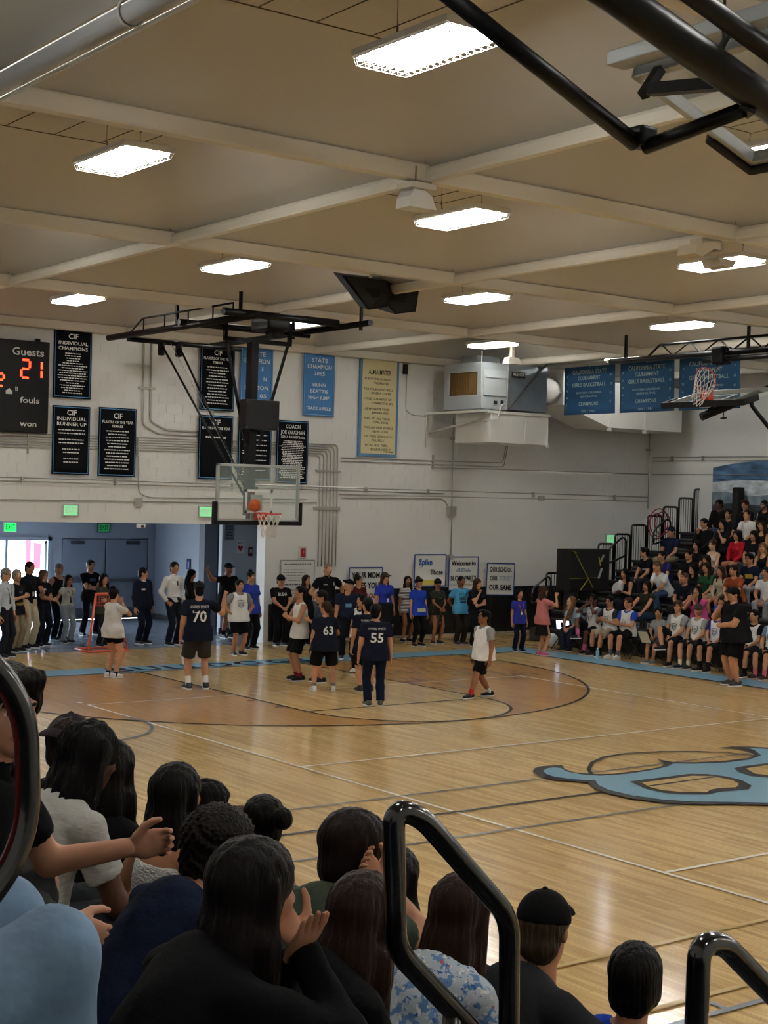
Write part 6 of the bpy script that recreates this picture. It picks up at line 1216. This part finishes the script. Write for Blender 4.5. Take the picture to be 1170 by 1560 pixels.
for (x_, y_, z_, rz, lab) in ((13.23, .62, .58, 100, 'cream clipboard on the lap of the small boy in grey'), (13.14, -1.86, .60, 75, 'white clipboard on the lap of the player behind the bearded man')):
    cb = empty('clipboard', (x_, y_, z_), math.radians(rz), lab, 'clipboard'); o = MB().bbox(-.13, .13, -.006, .006, -.18, .18, .004).build('board', plain('#2c2a28'), cb); o.rotation_euler = (math.radians(-35), 0, 0); o2 = MB().box(-.115, .115, .0065, .008, -.165, .14).build('paper', plain('#cfc3a4'), o); MB().bar((-.04, .012, .15), (.04, .012, .15), .02).build('clip', plain('#999999', .3), o)
# -- spectators in the far bleachers: row, place along the row
SP = 'spectators in the far bleachers'
def crowd(k_, y_, label, **k):
    H = k.pop('H', 1.66); f_ = k.pop('face', 92); k.setdefault('arms', ('lap', 'lap')); k.setdefault('lean', 8)
    return person((15.02+.59*k_, y_), f_, H, pose='sit', seat=.42, z=.33+.245*k_, label=label, h=.024, hh=.0085, group=SP, reach=.34, **k)
crowd(8, 4.18, 'man in black jacket and jeans at the top by the guard rails', top=(BK, 'jacket'), bottom=(JEAN, 'pants'), hair=('short', H1), skin=S4, w=1.2)
crowd(7, 3.37, 'young man in black tee below the man in the black jacket', top=('#141417', 'tee'), bottom=('#1a1b20', 'pants'), hair=('short', H1), skin=S2, head=(20, 0))
crowd(8, 3.33, 'person in black hoodie with dark red hair', top=('#141417', 'long'), bottom=('#1b1c20', 'pants'), hair=('swept', '#3a1715'), head=(10, -5))
crowd(7, 2.77, 'boy in white polo sitting near the top', top=('#d3d1cc', 'polo'), bottom=('#23252b', 'pants'), hair=('short', H2), head=(15, 5))
crowd(8, 2.72, 'man in black tee with glasses in the top row', top=('#111114', 'tee'), bottom=('#17181c', 'pants'), hair=('short', H1), skin=S2, glasses=BK)
crowd(6, 3.64, 'person in black long sleeves resting a hand on the mouth', top=('#121214', 'long'), bottom=('#141518', 'pants'), hair=('short', H1), arms=('lap', 'chin'), w=1.2)
crowd(6, 3.04, 'girl in black tee pointing her forearm up', top=('#15151a', 'tee'), bottom=('#17181c', 'pants'), hair=('mid', H1), fem=True, arms=('chin', 'lap'))
crowd(6, 1.81, 'woman in dark tank top with long hair high in the stand', top=('#1a1718', 'tank'), bottom=('#1f2024', 'pants'), hair=('long', H2), fem=True, skin=S2)
crowd(5, 2.08, 'girl in open red jacket over a tan top', under=('#a98468', 'tank'), top=('#a11826', 'jacket', cloth('#a11826'), 'open'), bottom=('#2a1a1c', 'short_shorts'), hair=('bob', H1), fem=True, w=1.0, skin=S2, arms=('lap', 'lap'))
crowd(5, 1.57, 'person in black printed tee beside the red jacket', top=('#131317', 'tee'), bottom=('#3a3c42', 'pants'), hair=('mid', H1), skin=S2, prints=[(1, 0, .25, .1, 'patch', '#8d8f92', .18)])
crowd(4, 0.81, 'blonde girl in black tank top and jeans', top=('#131315', 'tank'), bottom=('#5a7394', 'pants'), hair=('long', '#6f5638'), fem=True, head=(20, 0))
crowd(5, 4.26, 'man in navy polo and cap beside the guard rails', top=('#141b30', 'polo'), bottom=('#8a7d68', 'pants'), hair=('short', H2), cap=('#151b2c',), w=1.25, lean=0)
crowd(4, 2.82, 'girl in black with hand at her mouth', top=('#171719', 'tee'), bottom=('#1c1c20', 'pants'), hair=('long', H1), fem=True, skin=S2, arms=('lap', 'chin'), H=1.58, w=.85)
crowd(4, 2.32, 'woman in cream tank top and glasses', top=('#c9bfae', 'tank'), bottom=('#8c8378', 'pants'), hair=('bun', H3), fem=True, glasses=BK, skin=S1, w=.88)
crowd(3, 2.00, 'small child with bangs between the grown-ups', H=1.42, w=.8, top=('#26222a', 'tee'), bottom=('#222228', 'pants'), hair=('bob', H2), skin=S2)
crowd(3, 2.53, 'young person in black tee with pale arms folded', top=('#101013', 'tee'), bottom=('#2a2c33', 'pants'), hair=('short', H1), arms=('clasp', 'clasp'), w=1.1)
crowd(3, 3.86, 'boy in black tee with white lettering by the rails', top=('#0f0f12', 'tee'), bottom=('#25262b', 'pants'), hair=('swept', H1), prints=[(1, 0, .28, .09, 'BUENA', '#d9d9d9', .24)], lean=14, head=(-25, 0), face=75)
crowd(3, 3.31, 'boy in purple shirt leaning forward', top=('#2f2a63', 'tee'), bottom=('#1c1d22', 'pants'), hair=('short', H1), skin=S2, lean=18, H=1.55)
crowd(2, 2.76, 'man in white tee and blue jeans leaning on his knees', top=('#d4d4d4', 'tee'), bottom=('#3a4f70', 'pants'), hair=('crop', '#5a4632'), lean=26, arms=('clasp', 'clasp'), w=1.15, face=80)
crowd(2, 1.88, 'girl in black hoodie next to the green shirt', top=('#141416', 'long'), bottom=('#17171b', 'pants'), hair=('long', H1), fem=True, H=1.5, w=.85)
crowd(2, 1.46, 'woman in green tee with sunglasses on her head', top=('#20452c', 'tee'), bottom=('#b0a396', 'short_shorts'), hair=('long', H2), fem=True, skin=S2, w=.85)
crowd(2, 1.04, 'woman in white and brown with long hair', H=1.52, w=.85, top=('#a99c86', 'long'), bottom=('#a88a78', 'short_shorts'), hair=('long', '#3a1f1a'), fem=True)
crowd(2, .60, 'boy in rust-orange tee with folded arms', top=('#8a4526', 'tee'), bottom=('#15161a', 'pants'), hair=('short', H2), arms=('clasp', 'clasp'), w=.95, lean=16)
crowd(3, 0.65, 'boy in navy tee with yellow print and glasses', top=('#13182b', 'tee'), bottom=('#8a8d90', 'pants'), hair=('swept', H1), glasses=BK, prints=[(1, 0, .3, .1, 'patch', '#b59a3c', .22)], lean=14, skin=S2)
crowd(2, -0.29, 'boy in white tee and grey trousers by the bearded man', top=('#cfcfd0', 'tee'), bottom=('#7f8388', 'pants'), hair=('short', H1), skin=S2, lean=16, face=100)
crowd(1, 1.59, 'bald man in dark navy tee', top=('#12151f', 'tee'), bottom=('#23231f', 'pants'), hair=('buzz', '#4a3a30'), skin=S2, w=1.15, arms=('clasp', 'clasp'), prints=[(1, 0, .25, .05, 'patch', '#6b3a4a', .1)])
crowd(0, 0.67, 'woman in pink tee raising her hands to clap', top=('#b8467c', 'tee'), bottom=('#2d3b58', 'pants'), hair=('long', H1), fem=True, w=1.2, skin=S2, arms=('mouth', 'mouth'), H=1.7, head=(10, 10))
crowd(0, 2.25, 'smiling woman in dark olive sleeveless blouse and jeans', top=('#26271c', 'cap_sleeve'), bottom=('#27364a', 'pants'), hair=('mid', H1), fem=True, w=1.1, arms=('knee', 'knee'), lean=2, H=1.74)
ow = crowd(1, 3.47, 'woman in black top hugging a white jacket', top=('#141415', 'tank'), bottom=('#1b2130', 'pants'), hair=('long', H1), fem=True, w=1.1, skin=S2, arms=('chest', 'chest'))
jk = empty('white_jacket', (15.26, 3.42, 1.42), 0, 'crumpled white jacket in the arms of the woman in black', 'jacket'); f = Field((-.2, -.25, -.25), (.2, .25, .25), .018); f.ell((0, 0, 0), (.1, .15, .14), .03); f.ell((-.03, -.08, .1), (.07, .08, .08), .03); f.ell((-.02, .1, -.08), (.06, .07, .07), .03); f.ripple(.012, (30, 22, 26), 3); link('fabric', np_mesh('fabric', *f.net()), cloth('#cfcccb'), jk); f = Field((-.2, -.25, -.25), (.2, .25, .25), .02); f.ell((-.08, -.1, -.1), (.05, .07, .05), .02); link('dark_sleeve', np_mesh('dark_sleeve', *f.net()), cloth('#4a2228'), jk)
# -- spectators on the near bleachers, seen from behind
FG = 'spectators seen from behind on the near bleachers'
def near(k_, y_, label, dx=0., **k):
    H = k.pop('H', 1.65); f_ = k.pop('face', -85); k.setdefault('arms', ('lap', 'lap')); k.setdefault('lean', 10); k.setdefault('h', .0135); k.setdefault('hh', .0055); k.setdefault('head', (35, -3))
    dz = k.pop('dz', 0.)
    return person((-5.86-.59*k_+dx, y_), f_, H, pose='sit', seat=.42, z=.33+.245*k_+dz, label=label, group=FG, reach=.34, **k)
near(1, -17.87, 'child in bright blue top with short black hair', H=1.48, top=('#1f3fae', 'tank'), bottom=('#1a1c22', 'shorts'), hair=('mop', H1), skin=S2, arms=('knee', 'knee'), lean=8, head=(20, -2))
near(2, -17.80, 'young man in charcoal tee and black cap', H=1.66, slump=.4, top=('#242528', 'tee'), bottom=('#1c1e24', 'pants'), hair=('crop', '#3a2f22'), cap=('#0c0c0d',), arms=('lap', ((.17, .33, -.36), (.8, -.1, -.3), 'relaxed')), lean=24, head=(24, -4), w=1.1)
FLORAL = spotted('floral_print', '#b9c3cc', [('#5f87b8', .53, .9), ('#2f5fa8', .62, 1.3), ('#e1e2e0', .6, 1.6), ('#b5544e', .67, 1.0)], 34)
near(3, -18.10, 'woman in pale blue and red floral shirt with brown bob', H=1.58, slump=.3, top=('fl', 'tee', FLORAL), bottom=('#2a3244', 'pants'), hair=('mid', '#2a1912'), fem=True, w=1.25, arms=('lap', 'lap'), lean=22, head=(10, -8))
near(2, -17.18, 'girl with long straight dark hair seen through the handrail loop', H=1.6, top=('#121215', 'long'), bottom=('#15161a', 'pants'), hair=('long', '#120d0b'), fem=True, lean=8, head=(10, 0))
near(3, -17.48, 'person in dark green shirt propping the head on one hand', H=1.74, top=('#27331f', 'tee', mat('cloth_green_shirt', '#26331f', .85, bump=.5, bscale=14, var=.1, vscale=6)), bottom=('#1a1b1e', 'pants'), hair=('mop', '#1d1411'), w=1.25, kneew=.06, arms=('lap', ((-.07, .13, .13), (.35, .3, -1), 'relaxed')), lean=20, head=(-25, -10), slump=.5)
near(4.15, -18.44, 'girl in black with brown hair behind the handrail', H=1.46, dz=-.042, top=('#0d0d0f', 'long'), bottom=('#101013', 'pants'), hair=('long', '#2a1b14'), fem=True, lean=26, head=(10, -8), slump=.6)
near(5.2, -18.89, 'girl in black with very long dark hair, fingers pressed together', H=1.46, dz=-.054, top=('#0c0c0e', 'long'), bottom=('#0f0f12', 'pants'), hair=('long', '#130d0b'), fem=True, arms=(((-.24, .24, .05), (.8, 0, -1), 'open'), ((-.08, .24, .09), (.8, 0, -1), 'spread')), lean=24, head=(-5, -4), slump=.6, hands=('open', 'spread'))
near(4.2, -17.64, 'boy in navy tee with curly dark hair', H=1.55, dz=-.054, w=1.0, top=('#151d33', 'tee'), bottom=('#14161c', 'pants'), hair=('curly', '#17110e'), arms=('lap', 'lap'), lean=29, head=(-15, -6), slump=.7)
near(2, -16.17, 'woman in black strappy top with hair bun and hoop earring', H=1.64, top=('#0b0b0c', 'cami'), bottom=('#15161a', 'pants'), hair=('updo', '#0e0a09'), fem=True, skin=S2, w=1.1, lean=12, head=(62, -6), twist=22, face=-82)
near(2, -15.73, 'girl with long black hair and glasses beside the hair bun', H=1.62, top=('#101013', 'tank'), bottom=('#15161a', 'pants'), hair=('longside', '#0d0a09'), fem=True, skin=S2, glasses=BK, lean=10, head=(-35, -14))
KNIT = mat('white_smocked_knit', '#d2d2ce', .9, bump=.7, bscale=60, var=.14, vscale=45, stretch=(1, 1, 1.8))
near(3, -16.57, 'girl in white smocked strapless top with long black hair', H=1.66, top=('kn', 'tube', KNIT), bottom=('#18222f', 'pants'), hair=('long', '#0d0a09'), fem=True, skin=S2, lean=6, head=(15, 0), arms=(((.07, .12, -.40), (.5, -1, 0), 'relaxed'), ((.07, .12, -.40), (.5, -1, 0), 'relaxed')))
near(3, -15.98, 'girl with long wavy black hair in dark top next to the braids', H=1.66, top=('#111114', 'tee'), bottom=('#14151a', 'pants'), hair=('long', '#120e0c'), fem=True, skin=S2, lean=8, head=(25, 0), kneew=.26, w=.95)
near(1, -13.63, 'girl with black hair between the mesh cap and the wavy hair', H=1.62, top=('#141417', 'tee'), bottom=('#14151a', 'pants'), hair=('long', '#0e0b0a'), fem=True, skin=S2)
near(4, -16.60, 'person in crumpled white tee with black braids', H=1.72, top=('wt', 'tee', mat('cloth_white_crumpled', '#b3b1aa', .9, bump=.9, bscale=9, stretch=(1, 1, 2.4))), bottom=('#3a3d42', 'shorts'), hair=('braids', '#0c0909'), skin=S4, lean=22, arms=('lap', 'lap'), head=(0, -14), slump=.4)
near(3, -15.39, 'person in dark mesh cap beyond the braids', H=1.7, top=('#17171a', 'tee'), bottom=('#1b1c20', 'pants'), hair=('short', '#2a1a14'), cap=('#2a2024', 165), lean=14, head=(40, -4))
near(1, -14.90, 'person with reddish brown hair past the hair bun', H=1.5, slump=.3, top=('#5a3a26', 'tee'), bottom=('#17171a', 'pants'), hair=('bob', '#4a2c18'), lean=18)
guy = near(5, -17.50, 'man in black polo and grey shorts turning to look back', H=1.78, face=-112, top=('#0b0b0d', 'polo'), bottom=('#3b3c3c', 'shorts'), hair=('swept', '#15100d'), skin='#c08d70', twist=-22, lean=14, head=(-46, -4),
     arms=(((.14, .34, -.17), (.5, .3, -.8), 'relaxed'), ((.0, .32, -.30), (1, -.1, -.4), 'relaxed')), legs=[((-.70, .32, .26), (.2, .4, 1)), ((-.57, .37, .26), (.5, .3, 1))], shoes=('#b3aea0', '#c9c6bb'), hh=.0045, h=.012, prints=[(1, -.1, .34, .05, 'patch', '#8fb3cf', .05)], dx=-.02)
near(6, -19.50, 'person in light blue jeans with raised knees beside the black polo man', H=1.74, w=.95, face=-92, top=('#8c2f2f', 'tee'), bottom=('jn', 'pants', mat('light_denim', '#6e8aa6', .85, bump=.6, bscale=12, var=.22, vscale=9)), hair=('short', H2), arms=('lap', 'lap'), lean=-4, legs=[((-.14, .42, .25), (0, .4, 1)), ((.06, .42, .25), (.05, .4, 1))], shoes=('#d8d8d8', '#e8e8e8'), dx=-.44, dz=.245)
